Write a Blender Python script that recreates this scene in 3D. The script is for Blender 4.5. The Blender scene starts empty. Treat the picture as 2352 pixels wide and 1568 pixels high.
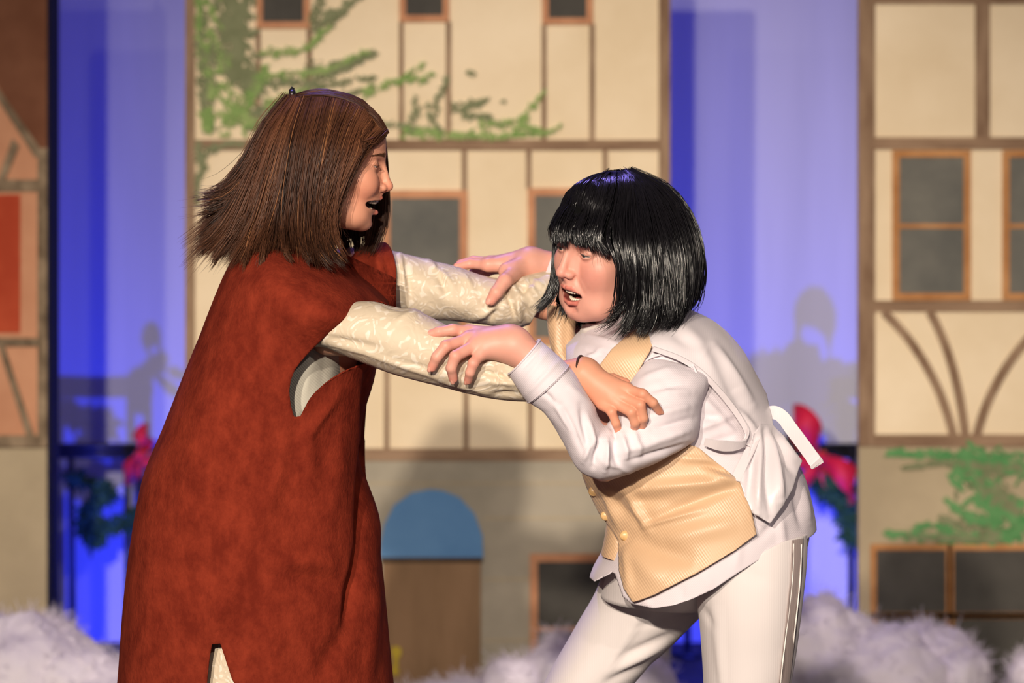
import bpy, math, random
import numpy as np
from mathutils import Vector, Matrix

random.seed(7)
rng = np.random.default_rng(11)
scene = bpy.context.scene
COL = scene.collection

# ------------------------------------------------------------------ camera
CAM_Y, CAM_Z, PITCH = -6.0, 1.70, math.radians(4.5)
LENS = 128.57
FPX = LENS / 36.0 * 2352.0
cam_data = bpy.data.cameras.new('stage_camera')
cam = bpy.data.objects.new('stage_camera', cam_data)
COL.objects.link(cam)
cam.location = (0, CAM_Y, CAM_Z)
cam.rotation_euler = (math.pi / 2 - PITCH, 0, 0)
cam_data.lens = LENS
cam_data.sensor_width = 36.0
cam_data.clip_end = 100
cam_data.dof.use_dof = True
cam_data.dof.focus_distance = 5.85
cam_data.dof.aperture_fstop = 4.0
scene.camera = cam

# ------------------------------------------------------------------ world, lights, exposure
world = bpy.data.worlds.new('dark_hall')
scene.world = world
world.use_nodes = True
bg = world.node_tree.nodes['Background']
bg.inputs[0].default_value = (0.55, 0.45, 0.50, 1)
bg.inputs[1].default_value = 0.16
scene.view_settings.view_transform = 'Standard'
scene.view_settings.look = 'None'
scene.view_settings.gamma = 1.0
scene.view_settings.exposure = 0.0
scene.view_settings.use_curve_mapping = False


def spot(name, loc, target, energy, color, angle=40, blend=0.5, radius=0.06):
    d = bpy.data.lights.new(name, 'SPOT')
    d.energy = energy
    d.color = color
    d.spot_size = math.radians(angle)
    d.spot_blend = blend
    d.shadow_soft_size = radius
    o = bpy.data.objects.new(name, d)
    COL.objects.link(o)
    o.location = loc
    v = Vector(target) - Vector(loc)
    o.rotation_euler = v.to_track_quat('-Z', 'Y').to_euler()
    return o


WARM = (1.0, 0.865, 0.715)
spot('front_key_and_fill_spot', (-1.15, -12.5, 5.0), (0.0, 1.6, 0.85), 5600, WARM, 19, 1.0, 0.12)
spot('front_key_and_fill_spot', (-3.1, -12.0, 5.4), (0.0, 1.6, 0.85), 4500, WARM, 19, 1.0, 0.12)
spot('front_key_and_fill_spot', (3.6, -11.5, 6.6), (0.1, 1.4, 0.85), 900, (1.0, 0.86, 0.76), 20, 1.0, 0.12)  # weak fill from the front right, added to lighten the shadows
spot('overhead_back_spot', (-0.7, 2.4, 4.6), (-0.1, 0.0, 1.3), 330, (0.30, 0.22, 1.0), 60, 0.6, 0.1)
# blue floor floods behind the flats, washing the backdrop from below
for fx in (-1.04, 0.72):
    spot('blue_cyc_flood', (fx, 3.42, 0.07), (fx, 4.5, 0.80), 84, (0.025, 0.045, 1.0), 150, 0.6, 0.015)
spot('blue_cyc_batten', (0.0, 3.55, 4.4), (0.0, 4.6, 1.6), 95, (0.07, 0.05, 1.0), 110, 0.8, 0.25)


# ------------------------------------------------------------------ helpers
def ray(px, py):
    a = (np.asarray(px, float) - 1176.0) / FPX
    b = (784.0 - np.asarray(py, float)) / FPX
    c, s = math.cos(PITCH), math.sin(PITCH)
    return a, c + b * s, -s + b * c


def P(px, py, y):
    """world point that stands at depth y behind photo pixel (px, py)"""
    a, ry, rz = ray(px, py)
    t = (np.asarray(y, float) - CAM_Y) / ry
    return np.stack([a * t, np.asarray(y, float) + 0 * t, CAM_Z + rz * t], -1)


def proj(v):
    v = np.asarray(v, float)
    d = v - np.array([0, CAM_Y, CAM_Z])
    c, s = math.cos(PITCH), math.sin(PITCH)
    f = d[..., 1] * c - d[..., 2] * s
    u = d[..., 1] * s + d[..., 2] * c
    return 1176 + FPX * d[..., 0] / f, 784 - FPX * u / f


def lin(r, g, b):
    def f(c):
        c /= 255.0
        return c / 12.92 if c <= 0.04045 else ((c + 0.055) / 1.055) ** 2.4
    return (f(r), f(g), f(b), 1.0)


def tag(o, label=None, cat=None, group=None, kind=None):
    if label: o['label'] = label
    if cat: o['category'] = cat
    if group: o['group'] = group
    if kind: o['kind'] = kind
    return o


def empty(name, loc=(0, 0, 0)):
    o = bpy.data.objects.new(name, None)
    COL.objects.link(o)
    o.location = loc
    o.empty_display_size = 0.1
    return o


def mesh_data(name, V, F, smooth=True, col=None):
    """F: list of int arrays (n,k) or one array"""
    me = bpy.data.meshes.new(name)
    V = np.asarray(V, np.float32)
    Fs = F if isinstance(F, list) else [F]
    Fs = [np.asarray(f, np.int32) for f in Fs if len(f)]
    me.vertices.add(len(V))
    me.vertices.foreach_set('co', V.ravel())
    loops = np.concatenate([f.ravel() for f in Fs])
    sizes = np.concatenate([np.full(len(f), f.shape[1], np.int32) for f in Fs])
    starts = np.concatenate([[0], np.cumsum(sizes)[:-1]]).astype(np.int32)
    me.loops.add(len(loops))
    me.loops.foreach_set('vertex_index', loops)
    me.polygons.add(len(sizes))
    me.polygons.foreach_set('loop_start', starts)
    me.polygons.foreach_set('loop_total', sizes)
    me.update(calc_edges=True)
    me.validate()
    me.polygons.foreach_set('use_smooth', np.full(len(me.polygons), smooth, bool))
    if col is not None:
        c = np.ones((len(V), 4), np.float32)
        c[:, :col.shape[1]] = col
        at = me.color_attributes.new('Col', 'FLOAT_COLOR', 'POINT')
        at.data.foreach_set('color', c.ravel())
    return me


def link(name, me, mat=None, parent=None):
    o = bpy.data.objects.new(name, me)
    COL.objects.link(o)
    if mat is not None and len(me.materials) == 0:
        me.materials.append(mat)
    if parent is not None:
        set_parent(o, parent)
    return o


def world_of(o):
    m = Matrix.Translation(o.location) @ o.rotation_euler.to_matrix().to_4x4()
    return world_of(o.parent) @ o.matrix_parent_inverse @ m if o.parent else m


def set_parent(o, p):
    o.parent = p
    o.matrix_parent_inverse = world_of(p).inverted()


def mk(name, V, F, mat, parent=None, smooth=True, col=None):
    return link(name, mesh_data(name, V, F, smooth, col), mat, parent)


BOXF = np.array([[0, 1, 2, 3], [7, 6, 5, 4], [0, 4, 5, 1], [1, 5, 6, 2], [2, 6, 7, 3], [3, 7, 4, 0]])


def quad_slab(pts, y0, y1, bev=0.0):
    """prism whose front outline (px pixels at depth y0) is extruded back to y1"""
    A = np.array([P(p[0], p[1], y0) for p in pts])
    B = A.copy(); B[:, 1] = y1
    n = len(pts)
    V = np.vstack([A, B])
    F4 = [[i, (i + 1) % n, n + (i + 1) % n, n + i] for i in range(n)]
    return V, [np.array([list(range(n))]), np.array([list(range(2 * n - 1, n - 1, -1))]), np.array(F4)]


# ------------------------------------------------------------------ materials
def mat_base(name):
    m = bpy.data.materials.new(name)
    m.use_nodes = True
    nt = m.node_tree
    b = nt.nodes['Principled BSDF']
    return m, nt, b


def N(nt, kind, **kw):
    n = nt.nodes.new(kind)
    for k, v in kw.items():
        if k in n.inputs.keys():
            n.inputs[k].default_value = v
        else:
            setattr(n, k, v)
    return n


def noise_mat(name, c1, c2, scale=8, detail=6, rough=0.8, bump=0.1, bscale=None, stretch=(1, 1, 1),
              spec=0.3, sheen=0.0, lo=0.35, hi=0.65, bdist=0.01, sss=0.0, rough_n=0.6):
    m, nt, b = mat_base(name)
    tc = N(nt, 'ShaderNodeTexCoord')
    mp = N(nt, 'ShaderNodeMapping')
    mp.inputs['Scale'].default_value = stretch
    nt.links.new(tc.outputs['Object'], mp.inputs[0])
    n = N(nt, 'ShaderNodeTexNoise', Scale=scale, Detail=detail, Roughness=rough_n)
    nt.links.new(mp.outputs[0], n.inputs['Vector'])
    r = N(nt, 'ShaderNodeValToRGB')
    r.color_ramp.elements[0].position = lo
    r.color_ramp.elements[1].position = hi
    r.color_ramp.elements[0].color = c1
    r.color_ramp.elements[1].color = c2
    nt.links.new(n.outputs['Fac'], r.inputs[0])
    nt.links.new(r.outputs[0], b.inputs['Base Color'])
    b.inputs['Roughness'].default_value = rough
    b.inputs['Specular IOR Level'].default_value = spec
    if sheen:
        b.inputs['Sheen Weight'].default_value = sheen
        b.inputs['Sheen Roughness'].default_value = 0.4
    if sss:
        b.inputs['Subsurface Weight'].default_value = sss
        b.inputs['Subsurface Radius'].default_value = (0.02, 0.02, 0.02)
    if bump:
        n2 = N(nt, 'ShaderNodeTexNoise', Scale=bscale or scale * 6, Detail=5)
        nt.links.new(mp.outputs[0], n2.inputs['Vector'])
        bp = N(nt, 'ShaderNodeBump', Strength=bump, Distance=bdist)
        nt.links.new(n2.outputs['Fac'], bp.inputs['Height'])
        nt.links.new(bp.outputs[0], b.inputs['Normal'])
    return m


def attr_mat(name, rough=0.5, spec=0.4, sss=0.0, bump=0.0, bscale=300, radius=(0.01, 0.004, 0.002), aniso=0.0, bdist=0.001):
    m, nt, b = mat_base(name)
    a = N(nt, 'ShaderNodeAttribute', attribute_name='Col')
    nt.links.new(a.outputs['Color'], b.inputs['Base Color'])
    b.inputs['Roughness'].default_value = rough
    b.inputs['Specular IOR Level'].default_value = spec
    if sss:
        b.inputs['Subsurface Weight'].default_value = sss
        b.inputs['Subsurface Radius'].default_value = radius
        b.inputs['Subsurface Scale'].default_value = 1.0
    if bump:
        tc = N(nt, 'ShaderNodeTexCoord')
        n2 = N(nt, 'ShaderNodeTexNoise', Scale=bscale, Detail=4)
        nt.links.new(tc.outputs['Object'], n2.inputs['Vector'])
        bp = N(nt, 'ShaderNodeBump', Strength=bump, Distance=bdist)
        nt.links.new(n2.outputs['Fac'], bp.inputs['Height'])
        nt.links.new(bp.outputs[0], b.inputs['Normal'])
    return m


M = {}
M['cyc'] = noise_mat('backdrop_cloth', lin(172, 172, 182), lin(186, 186, 196), 3, 3, 0.95, 0.03, 40, (1.5, 1, 0.15), 0.1)
M['floor'] = noise_mat('stage_floor_black', lin(38, 36, 36), lin(60, 56, 54), 6, 6, 0.6, 0.05)
M['cream'] = noise_mat('cream_scenic_paint', lin(225, 205, 172), lin(238, 220, 190), 2.5, 5, 0.85, 0.06, 60, spec=0.2)
M['stone'] = noise_mat('grey_stone_scenic_paint', lin(150, 143, 128), lin(172, 163, 146), 4, 5, 0.88, 0.08, 40, spec=0.2)
M['stone2'] = noise_mat('beige_stone_scenic_paint', lin(165, 150, 124), lin(182, 166, 138), 4, 5, 0.88, 0.08, 40, spec=0.2)
M['timber'] = noise_mat('brown_timber_paint', lin(122, 96, 76), lin(158, 132, 108), 9, 8, 0.85, 0.15, 70, (3, 3, 0.6), 0.2)
M['timber_h'] = noise_mat('brown_timber_paint_level', lin(122, 96, 76), lin(155, 128, 104), 9, 8, 0.85, 0.15, 70, (0.6, 3, 3), 0.2)
M['timber_grey'] = noise_mat('rough_grey_timber_paint', lin(104, 88, 70), lin(160, 140, 115), 16, 8, 0.9, 0.2, 70, (1.5, 1, 1), 0.2)
M['frame'] = noise_mat('salmon_window_frame_paint', lin(176, 122, 90), lin(200, 146, 110), 10, 4, 0.8, 0.08, spec=0.2)
M['frame_o'] = noise_mat('ochre_window_frame_paint', lin(166, 112, 66), lin(192, 140, 92), 10, 4, 0.8, 0.08, spec=0.2)
M['pane'] = noise_mat('slate_pane_paint', lin(92, 92, 88), lin(116, 114, 106), 5, 6, 0.75, 0.05, spec=0.25)
M['pane_d'] = noise_mat('dark_pane_paint', lin(62, 60, 56), lin(80, 77, 72), 5, 6, 0.75, 0.05, spec=0.25)
M['roof'] = noise_mat('red_brown_gable_paint', lin(112, 70, 50), lin(128, 84, 62), 8, 6, 0.85, 0.1, spec=0.2)
M['terracotta'] = noise_mat('terracotta_panel_paint', lin(196, 140, 108), lin(210, 156, 122), 5, 4, 0.85, 0.06, spec=0.2)
M['red_pane'] = noise_mat('orange_red_pane_paint', lin(172, 66, 40), lin(190, 82, 52), 9, 5, 0.8, 0.05, spec=0.2)
M['black'] = noise_mat('black_flat_return', lin(16, 16, 22), lin(26, 26, 32), 6, 3, 0.8, 0.05, spec=0.2)
M['blue'] = noise_mat('sky_blue_scenic_paint', lin(92, 136, 184), lin(104, 148, 194), 4, 4, 0.85, 0.05, spec=0.2)
M['door'] = noise_mat('brown_door_paint', lin(124, 98, 72), lin(146, 116, 88), 4, 6, 0.85, 0.08, 40, (3, 1, 0.5), 0.2)
M['door_shadow'] = noise_mat('dark_brown_door_shadow', lin(70, 56, 44), lin(84, 68, 54), 6, 4, 0.85, 0.05, spec=0.2)
M['yellow'] = noise_mat('yellow_handle_paint', lin(176, 150, 40), lin(196, 170, 58), 9, 3, 0.7, 0.03, spec=0.3)
M['metal_black'] = noise_mat('black_rail_metal', lin(18, 18, 24), lin(28, 28, 36), 9, 3, 0.5, 0.03, spec=0.5)
M['needle'] = noise_mat('dark_pine_needles', lin(28, 62, 36), lin(52, 92, 52), 60, 3, 0.7, 0.0, spec=0.3)
M['bow'] = noise_mat('red_velvet_ribbon', lin(190, 18, 30), lin(212, 30, 40), 20, 3, 0.6, 0.05, spec=0.3, sheen=0.2)
M['snow'] = noise_mat('white_polyester_batting', lin(220, 212, 226), lin(232, 225, 236), 6, 6, 0.95, 0.4, 30, spec=0.1, bdist=0.02, sss=0.3)

# ------------------------------------------------------------------ room shell
YF = 3.2          # front face of the painted flats
YC = 4.5          # backdrop


def box_v(x0, x1, y0, y1, z0, z1):
    return np.array([[x0, y0, z0], [x1, y0, z0], [x1, y0, z1], [x0, y0, z1],
                     [x0, y1, z0], [x1, y1, z0], [x1, y1, z1], [x0, y1, z1]])


o = mk('floor', box_v(-5, 5, -2.2, YC + 0.3, -0.06, 0.0), BOXF, M['floor'], smooth=False); tag(o, kind='structure')
# backdrop cloth with shallow vertical ripples
nx, nz = 260, 12
xs = np.linspace(-5, 5, nx); zs = np.linspace(0, 4.6, nz)
X, Z = np.meshgrid(xs, zs, indexing='ij')
Y = YC + 0.006 * np.sin(X * 9.0) + 0.004 * np.sin(X * 23 + 1.0)
V = np.stack([X, Y, Z], -1).reshape(-1, 3)
idx = np.arange(nx * nz).reshape(nx, nz)
F = np.stack([idx[:-1, :-1], idx[1:, :-1], idx[1:, 1:], idx[:-1, 1:]], -1).reshape(-1, 4)
V2 = V.copy(); V2[:, 1] += 0.02
o = mk('wall_back', np.vstack([V, V2]), np.vstack([F, F[:, ::-1] + len(V)]), M['cyc']); tag(o, kind='structure')


# ------------------------------------------------------------------ painted flats
def strip(parent, name, x0, y0, x1, y1, mat, proud=0.006, depth=YF):
    V, F = quad_slab([(x0, y1), (x1, y1), (x1, y0), (x0, y0)], depth - proud, depth + 0.002)
    return mk(name, V, F, M[mat], parent, smooth=False)


def poly(parent, name, pts, mat, proud=0.006, depth=YF):
    V, F = quad_slab(pts, depth - proud, depth + 0.002)
    return mk(name, V, F, M[mat], parent, smooth=False)


def curved_band(parent, name, pts, w, mat, proud=0.007):
    pts = np.array(pts, float)
    t = np.linspace(0, 1, 15)[:, None]
    c = (1 - t) ** 2 * pts[0] + 2 * t * (1 - t) * pts[1] + t ** 2 * pts[2]
    d = np.gradient(c, axis=0); d /= np.linalg.norm(d, axis=1)[:, None]
    n = np.stack([-d[:, 1], d[:, 0]], -1)
    ring = np.vstack([c + n * w / 2, (c - n * w / 2)[::-1]])
    k = len(c)
    A = P(ring[:, 0], ring[:, 1], YF - proud); B = A.copy(); B[:, 1] = YF + 0.002
    Vv = np.vstack([A, B]); m = 2 * k
    Fq = [[i, i + 1, m - 2 - i, m - 1 - i] for i in range(k - 1)]
    Fq += [[i, (i + 1) % m, m + (i + 1) % m, m + i] for i in range(m)]
    return mk(name, Vv, np.array(Fq), M[mat], parent, smooth=False)


FLOOR_PX = float(proj(np.array([0, YF, 0.0]))[1])


def flat(label, x0, x1, top, split, upper, lower, thick=0.045):
    b = P((x0 + x1) / 2, FLOOR_PX, YF)
    e = empty('scenery_flat', (b[0], YF, 0.0))
    tag(e, label, 'scenery flat', 'painted house front flats')
    V, F = quad_slab([(x0, split), (x1, split), (x1, top), (x0, top)], YF, YF + thick)
    mk('upper_panel', V, F, M[upper], e, smooth=False)
    V, F = quad_slab([(x0, FLOOR_PX), (x1, FLOOR_PX), (x1, split), (x0, split)], YF, YF + thick)
    mk('lower_panel', V, F, M[lower], e, smooth=False)
    return e


def window(parent, x0, y0, x1, y1, fw, fmat, pmat, mid=None, midv=None):
    pn = strip(parent, 'pane', x0 + fw, y0 + fw, x1 - fw, y1 - fw, pmat, 0.004)
    for a in ((x0, y0, x1, y0 + fw), (x0, y1 - fw, x1, y1), (x0, y0 + fw, x0 + fw, y1 - fw), (x1 - fw, y0 + fw, x1, y1 - fw)):
        strip(parent, 'window_frame', a[0], a[1], a[2], a[3], fmat, 0.009)
    if mid is not None:
        strip(parent, 'glazing_bar', x0 + fw, mid - 5, x1 - fw, mid + 5, fmat, 0.007)
    if midv is not None:
        strip(parent, 'glazing_bar', midv - 8, y0 + fw, midv + 8, y1 - fw, fmat, 0.009)


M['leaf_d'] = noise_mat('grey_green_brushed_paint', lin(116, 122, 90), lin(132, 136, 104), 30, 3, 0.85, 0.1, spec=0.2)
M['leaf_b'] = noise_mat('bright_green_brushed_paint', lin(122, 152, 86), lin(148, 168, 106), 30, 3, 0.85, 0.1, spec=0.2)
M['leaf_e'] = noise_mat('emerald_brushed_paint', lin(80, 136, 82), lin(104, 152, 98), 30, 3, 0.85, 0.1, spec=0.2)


def brush_leaves(parent, name, strokes, mat, proud, seed):
    """many thin raised brush dabs strewn along stroke paths (px)"""
    r = np.random.default_rng(seed)
    VV, FF = [], []
    n0 = 0
    for (pts, w, dens, ln) in strokes:
        pts = np.array(pts, float)
        seg = np.linalg.norm(np.diff(pts, axis=0), axis=1)
        L = seg.sum(); cum = np.concatenate([[0], np.cumsum(seg)])
        for _ in range(int(L * dens * 1.35)):
            s = r.uniform(0, L); i = min(np.searchsorted(cum, s, 'right') - 1, len(seg) - 1)
            f = (s - cum[i]) / seg[i]
            c = pts[i] * (1 - f) + pts[i + 1] * f
            d = (pts[i + 1] - pts[i]) / seg[i]
            taper = 1.0 - 0.75 * (s / L)
            nrm = np.array([-d[1], d[0]])
            c = c + nrm * r.normal(0, w * 0.72 * taper)
            c[0] = max(c[0], 446 + ln * .6) if c[0] < 1500 else max(c[0], 1995)
            ang = math.atan2(d[1], d[0]) + r.normal(0, 0.75)
            a = np.array([math.cos(ang), math.sin(ang)]); bq = np.array([-a[1], a[0]])
            l = ln * r.uniform(0.4, 1.0); h = l * r.uniform(0.24, 0.42)
            ring = np.array([c - a * l, c - a * l * .3 + bq * h, c + a * l * .5 + bq * h * .8, c + a * l,
                             c + a * l * .4 - bq * h, c - a * l * .4 - bq * h * .9])
            yy = YF - proud - r.uniform(0, 0.0012)
            A = P(ring[:, 0], ring[:, 1], yy); B = A.copy(); B[:, 1] = YF
            VV += [A, B]
            F6 = [n0 + i for i in range(6)]
            FF.append(F6); n0 += 12
    V = np.vstack(VV); F6 = np.array(FF)
    side = []
    for i in range(6):
        j = (i + 1) % 6
        side.append(np.stack([F6[:, i], F6[:, j], F6[:, j] + 6, F6[:, i] + 6], -1))
    o = mk(name, V, [F6, np.vstack(side)], M[mat], parent, smooth=False)
    o['kind'] = 'stuff'
    return o


# --- middle flat
mid = flat('cream half-timbered house flat with a blue arched doorway and painted ivy', 425, 1540, -240, 1045, 'cream', 'stone')
T = 'timber'
strip(mid, T, 425, -240, 447, 1058, 'timber', 0.008)
strip(mid, T, 1513, -240, 1540, 1058, 'timber', 0.008)
strip(mid, T, 447, 321, 1513, 345, 'timber_h')
strip(mid, T, 447, 1030, 1513, 1058, 'timber_h')
strip(mid, T, 447, -240, 1513, -218, 'timber_h')
for (x0, x1, y1) in ((588, 712, 65), (917, 1032, 50), (1245, 1362, 56)):
    window(mid, x0, -150, x1, y1, 15, 'frame', 'pane_d')
    strip(mid, T, x0 - 1, y1, x0 + 10, 321, 'timber')
    strip(mid, T, x1 - 8, y1, x1 + 4, 321, 'timber')
for (x, y0, y1) in ((1066, 345, 438), (1214, 345, 432), (1390, 345, 432), (888, 800, 1030), (1070, 800, 1030), (1218, 800, 1030), (1395, 800, 1030), (640, 345, 1030), (760, 345, 437)):
    strip(mid, T, x - 6, y0, x + 6, y1, 'timber')
window(mid, 878, 437, 1074, 792, 18, 'frame', 'pane')
window(mid, 1212, 432, 1400, 792, 17, 'frame', 'pane')
window(mid, 1217, 1272, 1470, 1560, 18, 'frame', 'pane_d', mid=1445)
arch = [(1110, 1282), (1108, 1230), (1090, 1180), (1055, 1142), (1015, 1126), (985, 1124), (945, 1132), (905, 1160), (882, 1205), (873, 1250), (872, 1282)]
poly(mid, 'door_arch', arch[::-1], 'blue', 0.005)
strip(mid, 'door_leaf', 878, 1290, 1104, FLOOR_PX - 4, 'door', 0.005)
strip(mid, 'door_shadow_line', 874, 1280, 1108, 1292, 'door_shadow', 0.006)  # dark strip paints in the shadow line above the door leaf
hd = [(898, 1500), (897, 1490), (904, 1484), (914, 1484), (922, 1491), (922, 1503), (915, 1512), (914, 1530), (917, 1545), (911, 1552), (902, 1549), (899, 1538), (903, 1528), (905, 1514)]
poly(mid, 'door_handle', hd, 'yellow', 0.012)
# stone courses scribed on the lower panel
for (y, x0, x1) in ((1110, 447, 1513), (1190, 1112, 1513), (1330, 1112, 1215), (1400, 447, 870), (1470, 1112, 1215), (1250, 447, 870)):
    strip(mid, 'mortar_line', x0, y - 2, x1, y + 2, 'stone2', 0.002)
strokes_d = [([(470, -60), (500, 60), (540, 150), (600, 210)], 60, .42, 22), ([(540, -80), (545, 60), (530, 180)], 50, .42, 22),
             ([(450, 40), (470, 200), (480, 300)], 28, .32, 18), ([(560, 280), (640, 250), (700, 300)], 22, .4, 15),
             ([(600, 190), (700, 190), (780, 165), (862, 120)], 12, .34, 12), ([(700, 165), (760, 150), (820, 130)], 10, .3, 11),
             ([(640, 190), (740, 200), (800, 185), (860, 178)], 10, .34, 12), ([(690, 235), (760, 232), (830, 205)], 10, .34, 11),
             ([(720, 70), (760, 40), (830, -10)], 16, .4, 13), ([(710, 60), (730, 20), (745, -30)], 12, .4, 12),
             ([(700, 245), (790, 270), (900, 290), (1000, 300)], 12, .34, 12), ([(940, 290), (960, 250), (950, 220)], 10, .3, 11),
             ([(1000, 240), (1020, 200), (1030, 170)], 9, .3, 10), ([(1000, 230), (990, 270), (1010, 300)], 12, .34, 11),
             ([(1040, 250), (1080, 245), (1125, 225)], 10, .4, 11), ([(1060, 260), (1120, 270), (1160, 295)], 9, .34, 11),
             ([(1090, 170), (1070, 165)], 6, .4, 9), ([(1160, 232), (1155, 234)], 4, .9, 8),
             ([(440, 330), (470, 370), (446, 420), (440, 470)], 12, .4, 12), ([(450, 360), (520, 330), (560, 330)], 8, .4, 12)]
strokes_b = [([(460, -20), (480, 130), (520, 240), (590, 300)], 44, .30, 15), ([(500, 300), (560, 240), (600, 190), (610, 150)], 22, .34, 14),
             ([(600, 120), (660, 118), (712, 110), (740, 70)], 10, .34, 11), ([(600, 175), (690, 170), (760, 158), (850, 115)], 8, .32, 10),
             ([(700, 110), (730, 90), (760, 60)], 8, .3, 10), ([(610, 240), (660, 220), (710, 205)], 8, .34, 10),
             ([(830, 215), (900, 190), (950, 180)], 12, .34, 11), ([(930, 180), (960, 160), (975, 145)], 8, .3, 9), ([(960, 190), (1000, 165)], 8, .3, 9),
             ([(920, 300), (1020, 310), (1130, 312), (1250, 305)], 10, .40, 11), ([(1180, 300), (1220, 250), (1255, 205)], 8, .36, 10),
             ([(1100, 290), (1180, 280), (1240, 300)], 10, .34, 10), ([(1240, 310), (1290, 290)], 6, .3, 9), ([(470, 250), (480, 300)], 20, .5, 14)]
brush_leaves(mid, 'painted_ivy_grey_green', strokes_d, 'leaf_d', 0.0085, 3)  # grey-green dabs of the painted ivy
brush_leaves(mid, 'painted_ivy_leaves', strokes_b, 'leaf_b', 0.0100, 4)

# --- right flat
rt = flat('cream half-timbered house flat with curved braces and ochre framed windows', 1972, 3080, -240, 1012, 'cream', 'stone2')
strip(rt, T, 1972, -240, 2010, 1025, 'timber', 0.008)
strip(rt, T, 2010, -40, 3080, 9, 'timber_h')
strip(rt, T, 2240, 9, 2274, 315, 'timber')
strip(rt, T, 2560, 9, 2594, 315, 'timber')
strip(rt, T, 2010, 315, 3080, 343, 'timber_h')
strip(rt, T, 2010, 690, 3080, 716, 'timber_h')
strip(rt, T, 2010, 998, 3080, 1026, 'timber_h')
window(rt, 2050, 345, 2230, 689, 16, 'frame_o', 'pane', mid=519)
window(rt, 2303, 345, 2483, 689, 16, 'frame_o', 'pane', mid=519)
curved_band(rt, 'curved_brace', [(2030, 716), (2150, 830), (2190, 1000)], 20, 'timber')
curved_band(rt, 'curved_brace', [(2136, 716), (2200, 830), (2217, 1000)], 20, 'timber')
curved_band(rt, 'curved_brace', [(2400, 740), (2280, 850), (2244, 1000)], 20, 'timber')
for a in ((2000, 1250, 2186, 1420), (2178, 1250, 2420, 1420), (2000, 1408, 2186, 1600), (2178, 1408, 2420, 1600)):
    window(rt, a[0], a[1], a[2], a[3], 13, 'frame_o', 'pane_d')
sg = [([(2352, 1060), (2250, 1050), (2150, 1045), (2040, 1040)], 14, .42, 14), ([(2200, 1060), (2260, 1110), (2300, 1160), (2340, 1200)], 44, .75, 20),
      ([(2400, 1080), (2330, 1080), (2280, 1060)], 20, .5, 16), ([(2340, 1230), (2250, 1235), (2150, 1235), (2030, 1225)], 12, .42, 14),
      ([(2300, 1210), (2230, 1190), (2175, 1150)], 14, .5, 13), ([(2200, 1230), (2140, 1205), (2100, 1215)], 10, .42, 12), ([(2352, 1240), (2340, 1150)], 30, .6, 16)]
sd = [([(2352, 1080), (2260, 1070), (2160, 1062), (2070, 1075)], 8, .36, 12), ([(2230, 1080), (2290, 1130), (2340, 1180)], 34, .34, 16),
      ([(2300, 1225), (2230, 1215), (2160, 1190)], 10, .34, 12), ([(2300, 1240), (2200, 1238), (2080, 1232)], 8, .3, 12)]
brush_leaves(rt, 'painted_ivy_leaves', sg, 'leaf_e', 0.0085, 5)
brush_leaves(rt, 'painted_ivy_grey_green', sd, 'leaf_d', 0.0100, 6)

# --- left flat
lf = flat('terracotta half-timbered house flat with a red-brown gable and orange window', -900, 108, -240, 1012, 'terracotta', 'stone2', 0.06)
poly(lf, 'gable_slope', [(108, -240), (108, 345), (88, 345), (0, 205), (-286, -240)][::-1], 'roof', 0.004)
poly(lf, T, [(-10, 195), (-10, 222), (80, 362), (100, 352)], 'timber_grey', 0.009)
poly(lf, T, [(-6, 412), (12, 412), (44, 335), (28, 318)], 'timber_grey', 0.008)
strip(lf, T, 86, 340, 108, 1012, 'timber_grey', 0.010)
strip(lf, T, -900, 412, 86, 440, 'timber_grey')
strip(lf, T, -900, 776, 86, 796, 'timber_grey')
strip(lf, T, -900, 1000, 108, 1028, 'timber_grey', 0.011)
strip(lf, 'pane', -160, 447, 46, 764, 'red_pane', 0.005)
poly(lf, T, [(-4, 796), (10, 796), (78, 1000), (60, 1000)], 'timber_grey', 0.008)
V, F = quad_slab([(108, FLOOR_PX), (113, FLOOR_PX), (113, -240), (108, -240)], YF - 0.004, YF + 0.20)
mk('side_return', V, F, M['black'], lf, smooth=False)


# ------------------------------------------------------------------ railing, garland, bows
def tube(pts, r, sides=8, closed=False, cap=True):
    pts = np.asarray(pts, float)
    n = len(pts)
    t = np.gradient(pts, axis=0); t /= np.linalg.norm(t, axis=1)[:, None] + 1e-12
    ref = np.array([0.31, 0.17, 0.93])
    a = np.cross(t, ref); a /= np.linalg.norm(a, axis=1)[:, None] + 1e-12
    b = np.cross(t, a)
    r = np.broadcast_to(np.asarray(r, float), (n,))
    th = np.linspace(0, 2 * math.pi, sides, endpoint=False)
    V = pts[:, None] + r[:, None, None] * (np.cos(th)[None, :, None] * a[:, None] + np.sin(th)[None, :, None] * b[:, None])
    idx = np.arange(n * sides).reshape(n, sides)
    q = np.stack([idx[:-1], np.roll(idx, -1, 1)[:-1], np.roll(idx, -1, 1)[1:], idx[1:]], -1).reshape(-1, 4)
    F = [q]
    if cap:
        F += [idx[0][None, ::-1], idx[-1][None, :]]
    return V.reshape(-1, 3), F


def join_parts(parts):
    VV, by = [], {}
    n = 0
    for V, F in parts:
        VV.append(V)
        for f in (F if isinstance(F, list) else [F]):
            f = np.asarray(f)
            if len(f): by.setdefault(f.shape[1], []).append(f + n)
        n += len(V)
    return np.vstack(VV), [np.vstack(v) for v in by.values()]


YR = 4.25


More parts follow.
